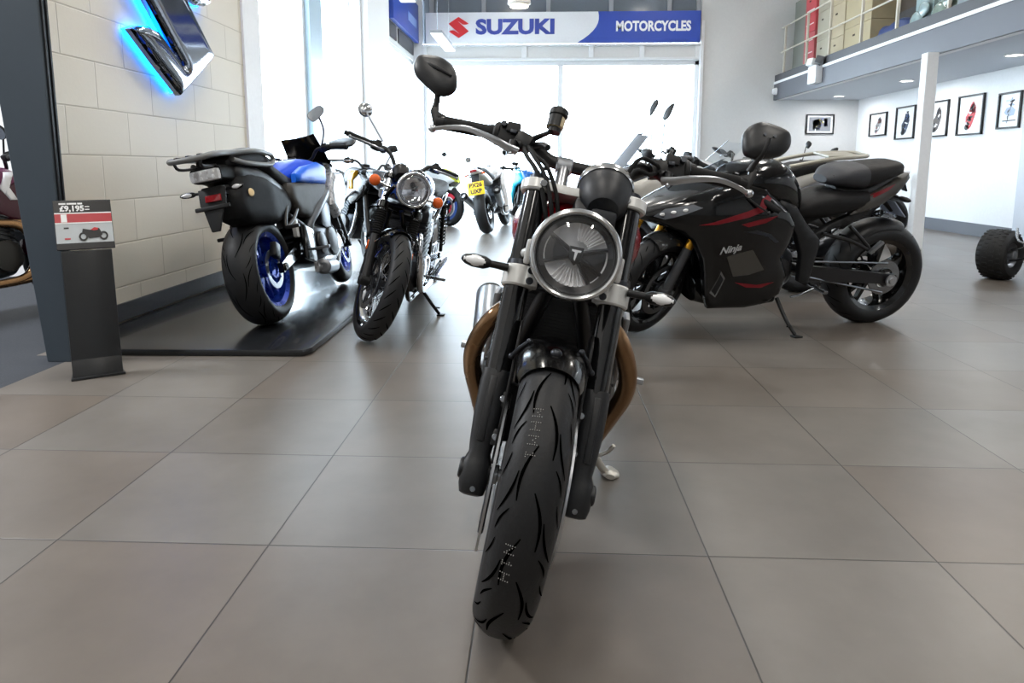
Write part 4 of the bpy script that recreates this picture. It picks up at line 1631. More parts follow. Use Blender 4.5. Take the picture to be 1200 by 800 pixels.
# clamps
SILV = mat('silver_clamp_paint', 'd8d9d7', 0.32, metal=0.2)
mb = bk.F()
for s in (1, -1):
    mb.cyl((0, s * HALF, 0.404), (0, s * HALF, 0.452), 0.037, 32, 0.004)
    mb.box((0.018, s * (HALF - 0.03), 0.428), (0.045, 0.03, 0.044), None, 0.006)
mb.mi = 1
mb.box((-0.03, 0, 0.428), (0.07, 0.19, 0.036), None, 0.01)
lc = bk.part(mb, 'lower_fork_clamp', [SILV, GUN])
mb = bk.F()
for s in (1, -1):
    for u in (0.416, 0.440):
        mb.cyl((0.030, s * (HALF - 0.026), u), (0.0435, s * (HALF - 0.026), u), 0.0085, 12, 0.001)
bk.part(mb, 'clamp_bolt', GUN, lc)
mb = bk.F()
for s in (1, -1):
    mb.cyl((0, s * HALF, 0.632), (0, s * HALF, 0.660), 0.040, 32, 0.004)
mb.prism([(0.035, -0.115), (0.028, -0.05), (0.028, 0.05), (0.035, 0.115), (-0.01, 0.14), (-0.06, 0.06), (-0.075, 0), (-0.06, -0.06), (-0.01, -0.14)], (0, 0, 0.646), (1, 0, 0), (0, 1, 0), 0.022, 0.004)
uc = bk.part(mb, 'upper_fork_clamp', SILV)
mb = bk.F()
for s in (1, -1):
    mb.cyl((0.030, s * (HALF - 0.012), 0.646), (0.043, s * (HALF - 0.012), 0.646), 0.0085, 12, 0.001)
bk.part(mb, 'clamp_bolt', STEEL, uc)
for s in (1, -1):
    mb = bk.F()
    mb.tube([(-0.035, s * 0.058, 0.655), (-0.045, s * 0.058, 0.70), (-0.06, s * 0.058, 0.735)], [0.018, 0.015, 0.017], 14, 4)
    mb.cyl((-0.06, s * 0.058 - 0.02, 0.738), (-0.06, s * 0.058 + 0.02, 0.738), 0.021, 16, 0.003)
    bk.part(mb, 'handlebar_riser', ALU)

# headlight
hc, hx = Vector((0.165, 0.0, 0.461)), Vector((0.955, 0, -0.30)).normalized()
R_ = 0.094
mb = bk.F()
mb.lathe([(0.0, -0.125), (0.03, -0.124), (0.065, -0.10), (0.083, -0.05), (0.088, -0.005), (0.078, -0.005), (0.072, -0.03), (0.04, -0.05), (0, -0.052)], hc, hx, 48)
hl = bk.part(mb, 'headlight', BLACK)
mb = bk.F()
pr = [(0.0880 + 0.0072 * cos(2 * pi * i / 16), 0.0 + 0.013 * sin(2 * pi * i / 16)) for i in range(16)]
mb.lathe(pr, hc, hx, 64, closed=True)
bk.part(mb, 'headlight_bezel', mat('satin_silver_bezel', 'c9cbcc', 0.2, metal=0.9), hl)
mb = bk.F()
mb.lathe([(0.080, -0.004), (0.080, 0.002), (0.066, -0.004), (0.066, -0.012)], hc, hx, 48)
bk.part(mb, 'black_ring', mat('headlight_inner_black', '0c0e12', 0.3), hl)
mb = bk.F()
mb.lathe([(0.067, -0.010), (0.060, -0.022), (0.045, -0.034), (0.02, -0.040), (0.0, -0.041)], hc, hx, 40)
bk.part(mb, 'reflector', mat('headlight_reflector', 'ffffff', 0.16, coat=0.6), hl)
ex = Vector((0, 1, 0))
ey = ex.cross(hx) * -1.0
ey = hx.cross(ex)


def hlp(a, r, d=0.0):
    return hc + ex * (r * cos(a)) + ey * (r * sin(a)) + hx * d


mb = bk.F()
for a in (radians(20), radians(150), radians(202), radians(-28), radians(-55)):
    p, q = hlp(a, 0.016, -0.012), hlp(a, 0.067, -0.008)
    mb.tube([p, q], [0.0055, 0.0045], 6, 1)
mb.prism([(cos(radians(a)) * 0.068, sin(radians(a)) * 0.068) for a in (-55, -48, -41, -34, -28)] + [(0.014, -0.005), (0.008, -0.012)], hc + hx * -0.016, ex, ey, 0.003)
mb.prism([(cos(radians(a)) * 0.068, sin(radians(a)) * 0.068) for a in (150, 158, 166, 174, 182, 190, 202)] + [(-0.014, -0.006), (-0.014, 0.008)], hc + hx * -0.018, ex, ey, 0.003)
mb.prism([(cos(radians(a)) * 0.068, sin(radians(a)) * 0.068) for a in (-28, -16, -4, 8, 20)] + [(0.014, 0.006), (0.014, -0.006)], hc + hx * -0.018, ex, ey, 0.003)
bk.part(mb, 'lamp_divider', mat('headlight_inner_black', '0c0e12', 0.3), hl)
mb = bk.F()
for k in range(9):
    a = radians(36 + 7 * k)
    mb.tube([hlp(a, 0.030, -0.028), hlp(a, 0.052, -0.020), hlp(a, 0.065, -0.009)], 0.0018, 6, 3)
for k in range(8):
    a = radians(-128 + 9 * k)
    mb.tube([hlp(a, 0.030, -0.028), hlp(a, 0.052, -0.020), hlp(a, 0.065, -0.009)], 0.0018, 6, 3)
bk.part(mb, 'reflector_flute', mat('headlight_reflector', 'ffffff', 0.16, coat=0.6), hl)
mb = bk.F()
mb.prism([(-0.015, 0.017), (0.015, 0.017), (0.012, -0.010), (0.0, -0.022), (-0.012, -0.010)], hc + hx * -0.004, ex, ey, 0.014, 0.002)
mb.cyl(hlp(0, 0, -0.03), hlp(0, 0, -0.004), 0.016, 16)
bk.part(mb, 'lamp_centre_block', SATIN, hl)
mb = bk.F()
mb.prism([(-0.010, 0.011), (0.010, 0.011), (0.009, 0.007), (0.003, 0.006), (0.0, -0.012), (-0.003, -0.008), (-0.003, 0.006), (-0.009, 0.007)], hc + hx * 0.0038, ex, ey, 0.002)
bk.part(mb, 'lamp_emblem', LEDW, hl)
mb = bk.F()
mb.lathe([(0.080, 0.004), (0.068, 0.012), (0.04, 0.019), (0, 0.022)], hc, hx, 48)
bk.part(mb, 'headlight_lens', LENSM, hl)
for s in (1, -1):
    mb = bk.F()
    mb.box((0.115, s * 0.096, 0.462), (0.055, 0.014, 0.052), (0, 0.3, 0), 0.006)
    mb.tube([(0.10, s * 0.096, 0.462), (0.05, s * 0.104, 0.475), (0.02, s * 0.105, 0.48)], 0.010, 10, 4)
    bk.part(mb, 'headlight_bracket', SILV, hl)

# round clock pod
pc, pxs = Vector((0.02, 0.046, 0.650)), Vector((-0.58, 0, 0.81)).normalized()
mb = bk.F()
mb.lathe([(0.0, -0.055), (0.035, -0.053), (0.052, -0.035), (0.061, 0.0), (0.063, 0.035), (0.055, 0.035), (0.054, 0.028), (0, 0.028)], pc, pxs, 40)
pod = bk.part(mb, 'instrument_pod', mat('instrument_black', '1c1f24', 0.45))
mb = bk.F()
mb.lathe([(0.0645, 0.024), (0.067, 0.030), (0.066, 0.044), (0.060, 0.048), (0.054, 0.042), (0.056, 0.030)], pc, pxs, 40, closed=True)
bk.part(mb, 'instrument_rim', mat('satin_silver_bezel', 'c9cbcc', 0.2, metal=0.9), pod)
mb = bk.F()
mb.cyl(pc + pxs * 0.028, pc + pxs * 0.031, 0.053, 32)
bk.part(mb, 'instrument_face', mat('instrument_face_black', '0c0d10', 0.1), pod)
mb = bk.F()
mb.box((0.0, 0.03, 0.60), (0.09, 0.10, 0.05), (0, -0.3, 0), 0.014)
mb.box((0.03, 0.05, 0.59), (0.05, 0.06, 0.05), (0, 0.3, 0), 0.012)
bk.part(mb, 'instrument_bracket', mat('instrument_black', '1c1f24', 0.45), pod)

# indicators
for s, dz in ((-1, 0.0), (1, 0.0)):
    indicator(bk, (0.03, s * 0.135, 0.438), (0.045, s * 0.240, 0.436), LEDW, face=(1, 0, -0.2))

# handlebar
bar_pts = [(-0.06, 0.0, 0.738), (-0.06, 0.085, 0.742), (-0.078, 0.135, 0.775), (-0.092, 0.18, 0.797), (-0.104, 0.25, 0.806), (-0.12, 0.388, 0.812)]
mb = bk.F()
full = [Vector((p[0], -p[1], p[2])) for p in bar_pts[::-1] if p[1] > 0] + [Vector(p) for p in bar_pts]
rr = [0.0112, 0.0112, 0.013, 0.0145, 0.0155, 0.0155, 0.0155, 0.0145, 0.013, 0.0112, 0.0112]
mb.tube(full, rr[:len(full)], 16, 6)
bar = bk.part(mb, 'handlebar', SATIN)
for s in (1, -1):
    S = lambda f, l, u: (f, s * l, u)
    mb = bk.F()
    mb.tube([S(-0.104, 0.248, 0.806), S(-0.1045, 0.256, 0.806), S(-0.106, 0.27, 0.807), S(-0.119, 0.380, 0.812)], [0.021, 0.021, 0.0175, 0.0182], 20, 1)
    bk.part(mb, 'grip', GRIP, bar)
    mb = bk.F()
    mb.tube([S(-0.119, 0.380, 0.812), S(-0.122, 0.400, 0.813)], [0.0165, 0.015], 16, 1)
    mb.prism([(0.375, 0.797), (0.408, 0.800), (0.424, 0.835), (0.421, 0.86), (0.407, 0.86), (0.402, 0.838), (0.372, 0.826)], (-0.118, 0, 0), (0, s, 0), (0, 0, 1), 0.014, 0.003)
    bk.part(mb, 'bar_end_clamp', SATIN, bar)
    mb = bk.F()
    mb.box(S(-0.092, 0.212, 0.800), (0.052, 0.05, 0.054), None, 0.012)
    mb.box(S(-0.066, 0.200, 0.812), (0.02, 0.035, 0.026), None, 0.005)
    mb.cyl(S(-0.094, 0.228, 0.802), S(-0.096, 0.247, 0.803), 0.030, 20, 0.005)
    sw = bk.part(mb, 'switch_housing', PLAST, bar)
    mb = bk.F()
    mb.box(S(-0.060, 0.198, 0.800), (0.012, 0.016, 0.01), None, 0.003)
    mb.cyl(S(-0.07, 0.225, 0.815), S(-0.052, 0.225, 0.815), 0.007, 10)
    bk.part(mb, 'switch_button', GUN, sw)
    mb = bk.F()
    mb.box(S(-0.062, 0.168, 0.778), (0.055, 0.042, 0.036), (0.3 * s, 0, 0), 0.009)
    mb.tube([S(-0.07, 0.150, 0.786), S(-0.045, 0.185, 0.757)], 0.017, 12, 1)
    mb.cyl(S(-0.035, 0.192, 0.735), S(-0.035, 0.192, 0.765), 0.010, 12)
    mb.tube([S(-0.06, 0.14, 0.775), S(-0.03, 0.120, 0.768), S(-0.01, 0.105, 0.755)], 0.008, 10, 4)
    bk.part(mb, 'lever_bracket', SATIN, bar)
    mb = bk.F()
    mb.tube([S(-0.038, 0.178, 0.742), S(-0.028, 0.205, 0.744), S(-0.022, 0.235, 0.752), S(-0.030, 0.30, 0.770), S(-0.050, 0.352, 0.774), S(-0.066, 0.392, 0.768)], [0.015, 0.0145, 0.013, 0.0095, 0.0075, 0.007], 14, 6, flat=0.62)
    mb.ball(S(-0.067, 0.397, 0.768), 0.0105, 14, 9)
    mb.cyl(S(-0.032, 0.192, 0.730), S(-0.032, 0.192, 0.760), 0.006, 10)
    bk.part(mb, 'lever', ALU, bar, 'silver lever with ball end')
# fluid reservoirs
mb = bk.F()
ra = Vector((0.0, 0.06, 1)).normalized()
rc = Vector((-0.055, -0.100, 0.828))
mb.cyl(rc, rc + ra * 0.030, 0.021, 20, 0.003)
rs = bk.part(mb, 'brake_reservoir', mat('reservoir_cream', 'd9c9a2', 0.3), bar)
mb = bk.F()
mb.cyl(rc + ra * 0.030, rc + ra * 0.052, 0.024, 20, 0.004)
mb.lathe([(0.0222, 0.0), (0.0222, 0.030), (0.0212, 0.030), (0.0212, 0.0)], rc, ra, 20, closed=True, a0=radians(140), a1=radians(300))
mb.cyl(rc - ra * 0.012, rc, 0.016, 16)
mb.tube([rc, (-0.06, -0.115, 0.815), (-0.07, -0.145, 0.795)], 0.006, 8, 4)
mb.tube([rc - ra * 0.008, (-0.05, -0.125, 0.805), (-0.055, -0.16, 0.785)], 0.0045, 8, 5)
bk.part(mb, 'reservoir_cap', SATIN, rs)
# hoses
hoses = [([(-0.05, -0.165, 0.765), (0.0, -0.15, 0.72), (0.03, -0.115, 0.67), (0.03, -0.085, 0.60), (0.0, -0.06, 0.52)], 0.0055),
         ([(-0.045, -0.155, 0.765), (0.01, -0.135, 0.72), (0.035, -0.10, 0.67), (0.035, -0.07, 0.60), (0.0, -0.05, 0.52)], 0.005),
         ([(-0.06, -0.150, 0.77), (0.0, -0.13, 0.725), (0.025, -0.095, 0.69), (0.03, -0.06, 0.62), (0.0, -0.04, 0.54)], 0.005),
         ([(-0.05, 0.165, 0.765), (0.0, 0.14, 0.735), (0.03, 0.10, 0.72), (0.03, 0.08, 0.62), (0.0, 0.06, 0.52)], 0.005),
         ([(-0.05, 0.17, 0.775), (0.0, 0.15, 0.765), (0.02, 0.105, 0.755), (0.0, 0.07, 0.66)], 0.005)]
for p, r_ in hoses:
    tubes_part(bk, 'control_hose', [(p, r_)], r_, GRIP, bar, xf=bk.FK)

# bar end mirrors
MO = {-1: [(-0.491, 0.957), (-0.482, 0.974), (-0.444, 0.980), (-0.413, 0.974), (-0.386, 0.955), (-0.371, 0.921), (-0.372, 0.894), (-0.391, 0.877), (-0.419, 0.876), (-0.451, 0.896), (-0.478, 0.915), (-0.490, 0.935)],
      1: [(0.370, 0.931), (0.381, 0.958), (0.414, 0.979), (0.47, 0.972), (0.489, 0.958), (0.491, 0.927), (0.472, 0.899), (0.431, 0.881), (0.388, 0.878), (0.374, 0.897)]}
for s in (1, -1):
    out = smooth_poly(MO[s], 4)
    cxm = sum(p[0] for p in out) / len(out)
    czm = sum(p[1] for p in out) / len(out)
    k = len(out)
    steps = [(0.97, -0.006), (1.0, -0.003), (1.0, 0.003), (0.96, 0.009), (0.84, 0.016), (0.62, 0.021), (0.35, 0.024), (0.1, 0.025)]
    vs, fs = [], []
    for sc, hh in steps:
        vs += [(-0.10 + hh, cxm + (p[0] - cxm) * sc, czm + (p[1] - czm) * sc) for p in out]
    for i in range(len(steps) - 1):
        for j in range(k):
            j2 = (j + 1) % k
            fs.append([i * k + j, i * k + j2, (i + 1) * k + j2, (i + 1) * k + j])
    fs.append([(len(steps) - 1) * k + j for j in range(k)])
    fs.append(list(range(k))[::-1])
    mb = bk.F()
    mb.add(vs, fs)
    mo = bk.part(mb, 'mirror', mat('mirror_shell_black', '16181b', 0.42))
    mb = bk.F()
    if s < 0:
        mb.tube([(-0.118, -0.414, 0.850), (-0.112, -0.414, 0.872), (-0.100, -0.416, 0.893)], [0.009, 0.008, 0.008], 10, 4)
    else:
        mb.tube([(-0.118, 0.405, 0.848), (-0.105, 0.412, 0.868), (-0.085, 0.424, 0.895), (-0.076, 0.430, 0.928)], [0.009, 0.008, 0.0075, 0.006], 10, 5)
    bk.part(mb, 'mirror_stalk', SATIN, mo)
    mb = bk.F()
    mb.add([(-0.1065, cxm + (p[0] - cxm) * 0.93, czm + (p[1] - czm) * 0.93) for p in out], [list(range(k))])
    bk.part(mb, 'mirror_glass', MIRROR, mo)
    if s > 0:
        mb = bk.F()
        for dl, du in ((-0.012, 0.003), (0.012, 0.003)):
            mb.cyl((-0.078, s * 0.430 + dl, 0.932 + du), (-0.072, s * 0.430 + dl, 0.932 + du), 0.004, 8)
        bk.part(mb, 'mirror_screw', GUN, mo)
    else:
        mb = bk.F()
        mb.tube([(-0.082, -0.46, 0.95), (-0.074, -0.43, 0.938), (-0.078, -0.385, 0.925)], [0.003, 0.006, 0.003], 8, 5)
        bk.part(mb, 'mirror_ridge', mat('mirror_shell_black', '16181b', 0.42), mo)

# ---- body
mb = MB()
mb.loft([(-0.20, 0.79, 0.075, 0.05, 0.05), (-0.27, 0.80, 0.125, 0.075, 0.075, 2.3), (-0.36, 0.795, 0.160, 0.095, 0.10, 2.3), (-0.46, 0.79, 0.166, 0.105, 0.11, 2.3), (-0.58, 0.785, 0.150, 0.10, 0.11, 2.2), (-0.70, 0.77, 0.115, 0.08, 0.09, 2.2), (-0.77, 0.755, 0.08, 0.05, 0.06)], 32, 5)
tank = bk.part(mb, 'fuel_tank', RED)
mb = MB()
mb.cyl((-0.50, 0, 0.885), (-0.50, 0, 0.905), 0.045, 24, 0.004)
bk.part(mb, 'filler_cap', SATIN, tank)
mb = MB()
mb.loft([(-0.72, 0.78, 0.09, 0.02, 0.04, 3), (-0.80, 0.79, 0.125, 0.035, 0.05, 3), (-0.95, 0.80, 0.14, 0.035, 0.05, 3), (-1.10, 0.825, 0.125, 0.04, 0.05, 3), (-1.28, 0.84, 0.10, 0.035, 0.05, 3), (-1.36, 0.84, 0.06, 0.02, 0.03, 3)], 24, 4)
bk.part(mb, 'seat', LEATH)
mb = MB()
mb.loft([(-0.80, 0.70, 0.10, 0.04, 0.06, 3), (-1.0, 0.72, 0.115, 0.05, 0.06, 3), (-1.25, 0.77, 0.09, 0.03, 0.04, 3), (-1.40, 0.81, 0.05, 0.02, 0.02, 3)], 20, 4)
tu = bk.part(mb, 'tail_unit', SATIN)
mb = MB()
mb.box((-1.41, 0, 0.80), (0.03, 0.09, 0.035), None, 0.008)
bk.part(mb, 'tail_light', REDLENS, tu)
# side covers below the tank
pn = Panel([(-0.45, 0.69), (-0.72, 0.70), (-0.86, 0.66), (-0.84, 0.52), (-0.66, 0.50), (-0.52, 0.56)], 0.10, 0.03, 0.06)
for s in (1, -1):
    mb = MB()
    pn.mesh(mb, s)
    bk.part(mb, 'side_cover', SATIN)
# radiator
mb = MB()
ru, rv = Vector((-0.16, 0, 0.987)).normalized(), Vector((0, 1, 0))
mb.box((-0.275, 0, 0.56), (0.03, 0.27, 0.30), (0, -0.16, 0), 0.008)
rad = bk.part(mb, 'radiator', mat('radiator_frame_black', '0e0f11', 0.5))
mb = MB()
for i in range(34):
    t = -0.125 + 0.25 * i / 33
    p = Vector((-0.275, 0, 0.56)) + ru * t * 1.1 + Vector((0.016, 0, 0.002))
    mb.box(p, (0.004, 0.245, 0.0022), (0, -0.16, 0))
bk.part(mb, 'radiator_fins', mat('radiator_fin_black', '131518', 0.6), rad, ang=0)
mb = MB()
mb.tube([(-0.26, 0.10, 0.71), (-0.24, 0.06, 0.73), (-0.27, 0.03, 0.75)], 0.012, 10, 4)
bk.part(mb, 'coolant_hose', GRIP, rad)
# frame
tubes_part(bk, 'frame', [[(-0.16, 0.03, 0.80), (-0.30, 0.12, 0.72), (-0.55, 0.155, 0.66), (-0.80, 0.13, 0.58), (-0.88, 0.11, 0.42)],
                         [(-0.16, -0.03, 0.80), (-0.30, -0.12, 0.72), (-0.55, -0.155, 0.66), (-0.80, -0.13, 0.58), (-0.88, -0.11, 0.42)],
                         [(-0.18, 0.03, 0.70), (-0.30, 0.10, 0.45), (-0.36, 0.11, 0.28), (-0.55, 0.12, 0.20), (-0.85, 0.12, 0.28)],
                         [(-0.18, -0.03, 0.70), (-0.30, -0.10, 0.45), (-0.36, -0.11, 0.28), (-0.55, -0.12, 0.20), (-0.85, -0.12, 0.28)],
                         [(-0.72, 0.13, 0.62), (-1.0, 0.12, 0.70), (-1.32, 0.06, 0.79)], [(-0.72, -0.13, 0.62), (-1.0, -0.12, 0.70), (-1.32, -0.06, 0.79)]], 0.018, SATIN)
en = engine(bk, -0.58, 0.36, 0.46, 0.28, 0.38, GUN, SATIN, cyl_tilt=8, top=0.28, head_m=BLACK)
for s in (1, -1):
    mb = MB()
    mb.box((-0.48, s * 0.175, 0.50), (0.07, 0.02, 0.20), (0, 0.1, 0), 0.008)
    bk.part(mb, 'engine_trim', ALUD, en)
# exhaust
for s in (1, -1):
    tubes_part(bk, 'exhaust_header', [([(-0.40, s * 0.085, 0.575), (-0.325, s * 0.10, 0.600), (-0.285, s * 0.150, 0.575), (-0.315, s * 0.193, 0.49), (-0.36, s * 0.200, 0.41), (-0.42, s * 0.175, 0.31), (-0.48, s * 0.150, 0.22), (-0.60, s * 0.140, 0.17)] + ([(-0.80, s * 0.16, 0.19), (-0.98, s * 0.21, 0.28), (-1.06, s * 0.24, 0.325)] if s < 0 else [(-0.70, 0.08, 0.16), (-0.76, -0.05, 0.165), (-0.84, -0.15, 0.19)]), [0.0235] * 11)], 0.0235, BRONZE, seg=18, n=6)
    if s > 0:
        continue
    o = silencer(bk, (-1.00, s * 0.240, 0.315), (-1.31, s * 0.292, 0.405), 0.056, ALU, SATIN)
    tubes_part(bk, 'silencer_bracket', [[(-1.10, s * 0.24, 0.42), (-1.06, s * 0.19, 0.50), (-1.0, s * 0.13, 0.66)]], 0.010, GUN, o)
mb = MB()
mb.box((-0.80, 0, 0.52), (0.05, 0.36, 0.06), None, 0.01)
bk.part(mb, 'footrest_bracket', GUN)
footpegs(bk, -0.80, 0.25, 0.33, ALU)
tubes_part(bk, 'brake_pedal', [[(-0.82, -0.20, 0.33), (-0.74, -0.215, 0.29), (-0.64, -0.225, 0.285)]], 0.008, ALUD)
tubes_part(bk, 'gear_lever', [[(-0.82, 0.20, 0.33), (-0.74, 0.215, 0.29), (-0.64, 0.225, 0.285)]], 0.008, ALUD)
# side stand, silver
mb = MB()
mb.tube([(-0.58, 0.135, 0.21), (-0.62, 0.165, 0.15), (-0.665, 0.215, 0.075), (-0.690, 0.243, 0.052)], [0.014, 0.013, 0.012, 0.013], 12, 5)
mb.loft([(-0.735, 0.050, 0.012, 0.006, 0.008), (-0.71, 0.050, 0.028, 0.012, 0.010), (-0.68, 0.052, 0.030, 0.014, 0.010), (-0.655, 0.055, 0.014, 0.008, 0.008)], 14, 3)
for i in range(len(mb.v)):
    if mb.v[i].y < 0.05 and mb.v[i].z < 0.07:
        mb.v[i] = mb.v[i] + Vector((0, 0.245, 0))
mb.tube([(-0.645, 0.185, 0.115), (-0.60, 0.215, 0.155), (-0.585, 0.228, 0.185)], 0.006, 8, 4)
bk.part(mb, 'side_stand', mat('stand_silver', 'c9c6be', 0.35, metal=0.5))
swingarm(bk, (-0.90, 0.40), 0.10, SATIN, shocks=((-1.05, 0.13, 0.68), (-1.36, 0.13, 0.38)))
wheel(bk, bk.RW, 'rear_wheel', 0.31, 0.155, 0.216, 'cast', 7, SATIN, (-0.07,), 0.11, sprocket=True, tread=TREAD_SPORT, tn=9)
chain(bk)
mudguard(bk, 0.33, 0.16, -70, 30, SATIN, xf=bk.RW, name='rear_mudguard')

# ================================================================== BLUE SPORTS TOURER ON THE PLATFORM, SEEN FROM BEHIND
BLUE = mat('metallic_blue_paint', '1b4ed8', 0.4, spec=0.15)
BLUERIM = mat('blue_anodised_rim', '1b3fae', 0.28, metal=0.5, coat=0.4)
LGREY = mat('grey_side_plastic', '3d3b38', 0.6, spec=0.25)
bk = B2 = Bike('motorcycle', 'blue and black motorcycle with luggage rack, tail towards us on the black platform', (-1.705, 5.83, 0.0415), 90, 11, 1.08, 0.30, 25, 0.03, 6, 1.46, 0.315)
wheel(bk, bk.RW, 'rear_wheel', 0.315, 0.195, 0.218, 'cast', 5, BLUERIM, (-0.085,), 0.115, tread=TREAD_SPORT, tn=8, sprocket=True, disc_mat=ALU, carrier=BLUERIM)
wheel(bk, bk.FK, 'front_wheel', 0.30, 0.12, 0.216, 'cast', 5, BLUERIM, (0.075, -0.075), 0.155)
fork_legs(bk, 0.105, -0.02, 0.26, 0.66, 0.024, 0.029, SATIN, mat('fork_gold', 'a8863e', 0.3, metal=0.8))
clamps(bk, 0.105, 0.45, 0.64, 0.038, GUN, GUN)
mudguard(bk, 0.315, 0.14, -50, 35, SATIN)
# tail
mb = MB()
mb.loft([(-0.80, 0.80, 0.10, 0.03, 0.06, 3), (-0.95, 0.80, 0.13, 0.045, 0.06, 3), (-1.12, 0.83, 0.15, 0.05, 0.06, 3), (-1.24, 0.88, 0.14, 0.06, 0.07, 3), (-1.34, 0.945, 0.14, 0.075, 0.07, 3), (-1.50, 0.965, 0.135, 0.06, 0.06, 3), (-1.68, 0.955, 0.11, 0.035, 0.05, 3), (-1.74, 0.94, 0.08, 0.02, 0.03, 3)], 24, 4)
bk.part(mb, 'seat', LEATH)
mb = MB()
mb.loft([(-1.00, 0.72, 0.12, 0.06, 0.08, 3.5), (-1.25, 0.79, 0.125, 0.09, 0.10, 3.5), (-1.50, 0.86, 0.11, 0.07, 0.075, 3.5), (-1.72, 0.885, 0.092, 0.05, 0.05, 3.5), (-1.83, 0.888, 0.085, 0.045, 0.045, 3.5)], 24, 4)
tail = bk.part(mb, 'tail_unit', mat('side_panel_black', '0c0d0f', 0.6, spec=0.2))
mb = MB()
mb.box((-1.832, 0, 0.884), (0.05, 0.158, 0.062), None, 0.018)
tl = bk.part(mb, 'tail_light', mat('clear_tail_lens', 'eceef0', 0.12, coat=0.6), tail)
mb = MB()
for y in (-0.05, -0.017, 0.017, 0.05):
    for z in (0.871, 0.898):
        mb.cyl((-1.85, y, z), (-1.861, y, z), 0.010, 10, 0.002)
bk.part(mb, 'tail_light_led', LEDW, tl)
RACK = mat('rack_grey', '777877', 0.4, metal=0.3)
mb = MB()
ring = [(-1.30, -0.155, 0.975), (-1.52, -0.155, 0.990), (-1.74, -0.115, 0.985), (-1.93, -0.11, 0.975), (-1.985, -0.07, 0.965), (-1.985, 0.07, 0.965), (-1.93, 0.11, 0.975), (-1.74, 0.115, 0.985), (-1.52, 0.155, 0.990), (-1.30, 0.155, 0.975)]
mb.tube(ring, 0.015, 10, 5)
rk = bk.part(mb, 'luggage_rack', RACK)
for s in (1, -1):
    tubes_part(bk, 'grab_handle', [[(-1.30, s * 0.155, 0.975), (-1.27, s * 0.155, 0.945), (-1.33, s * 0.15, 0.915), (-1.60, s * 0.135, 0.925), (-1.72, s * 0.11, 0.95)]], 0.014, RACK, rk)
mb = MB()
mb.box((-1.72, 0, 0.985), (0.16, 0.20, 0.018), None, 0.006)
for y in (-0.06, 0.0, 0.06):
    mb.box((-1.88, y, 0.978), (0.20, 0.022, 0.016), None, 0.005)
mb.tube([(-1.985, -0.07, 0.965), (-1.97, -0.06, 0.925), (-1.80, -0.05, 0.93)], 0.008, 8, 4)
mb.tube([(-1.985, 0.07, 0.965), (-1.97, 0.06, 0.925), (-1.80, 0.05, 0.93)], 0.008, 8, 4)
bk.part(mb, 'rack_plate', SATIN, rk)
# number plate hanger
mb = MB()
hu = Vector((-0.30, 0, -1)).normalized()
mb.prism([(-0.075, 0.0), (0.075, 0.0), (0.07, 0.09), (0.055, 0.11), (0.022, 0.235), (-0.022, 0.235), (-0.055, 0.11), (-0.07, 0.09)], (-1.80, 0, 0.815), (0, 1, 0), hu, 0.016, 0.004)
mb.box((-1.76, 0, 0.80), (0.10, 0.12, 0.05), None, 0.012)
hg = bk.part(mb, 'plate_hanger', PLAST)
mb = MB()
mb.box((-1.842, 0, 0.715), (0.016, 0.19, 0.022), (0, 0.25, 0), 0.006)
bk.part(mb, 'plate_hanger_bar', PLAST, hg)
mb = MB()
mb.box((-1.833, -0.01, 0.762), (0.014, 0.085, 0.036), (0, 0.28, 0), 0.004)
bk.part(mb, 'red_reflector', REDLENS, hg)
for s in (1, -1):
    indicator(bk, (-1.78, s * 0.05, 0.80), (-1.81, s * 0.175, 0.804), LEDW, xf='bike', face=(-1, 0, 0))
# big side panels
pn = Panel([(-1.70, 0.87), (-1.76, 0.74), (-1.74, 0.64), (-1.64, 0.595), (-1.38, 0.565), (-1.18, 0.60), (-1.05, 0.68), (-1.02, 0.76), (-1.22, 0.78), (-1.45, 0.86), (-1.60, 0.90)],
           lambda x, z: 0.118 - 0.16 * max(0.0, -x - 1.40), 0.040, 0.06, thick=0.09)
mb = MB()
pn.mesh(mb, -1)
sp_ = bk.part(mb, 'side_panel', mat('side_panel_black', '0c0d0f', 0.6, spec=0.2))
mb = MB()
y = -pn.y(-1.62, 0.765)
mb.lathe([(0, 0.009), (0.018, 0.008), (0.023, 0.003), (0.024, 0), (0, 0)], (-1.62, y, 0.765), (-0.5, -1, 0), 20)
bk.part(mb, 'round_reflector', mat('amber_reflector', 'f2d8a6', 0.2, coat=0.4), sp_)
for s in (1, -1):
    mb = MB()
    Panel([(-1.68, 0.93), (-1.70, 0.86), (-1.40, 0.76), (-1.10, 0.69), (-1.0, 0.74), (-1.2, 0.80), (-1.45, 0.90)], lambda x, z: 0.125 - 0.10 * max(0.0, -x - 1.35), 0.02, 0.04).mesh(mb, s)
    bk.part(mb, 'tail_fairing', mat('tail_satin_black', '121316', 0.4, spec=0.4))
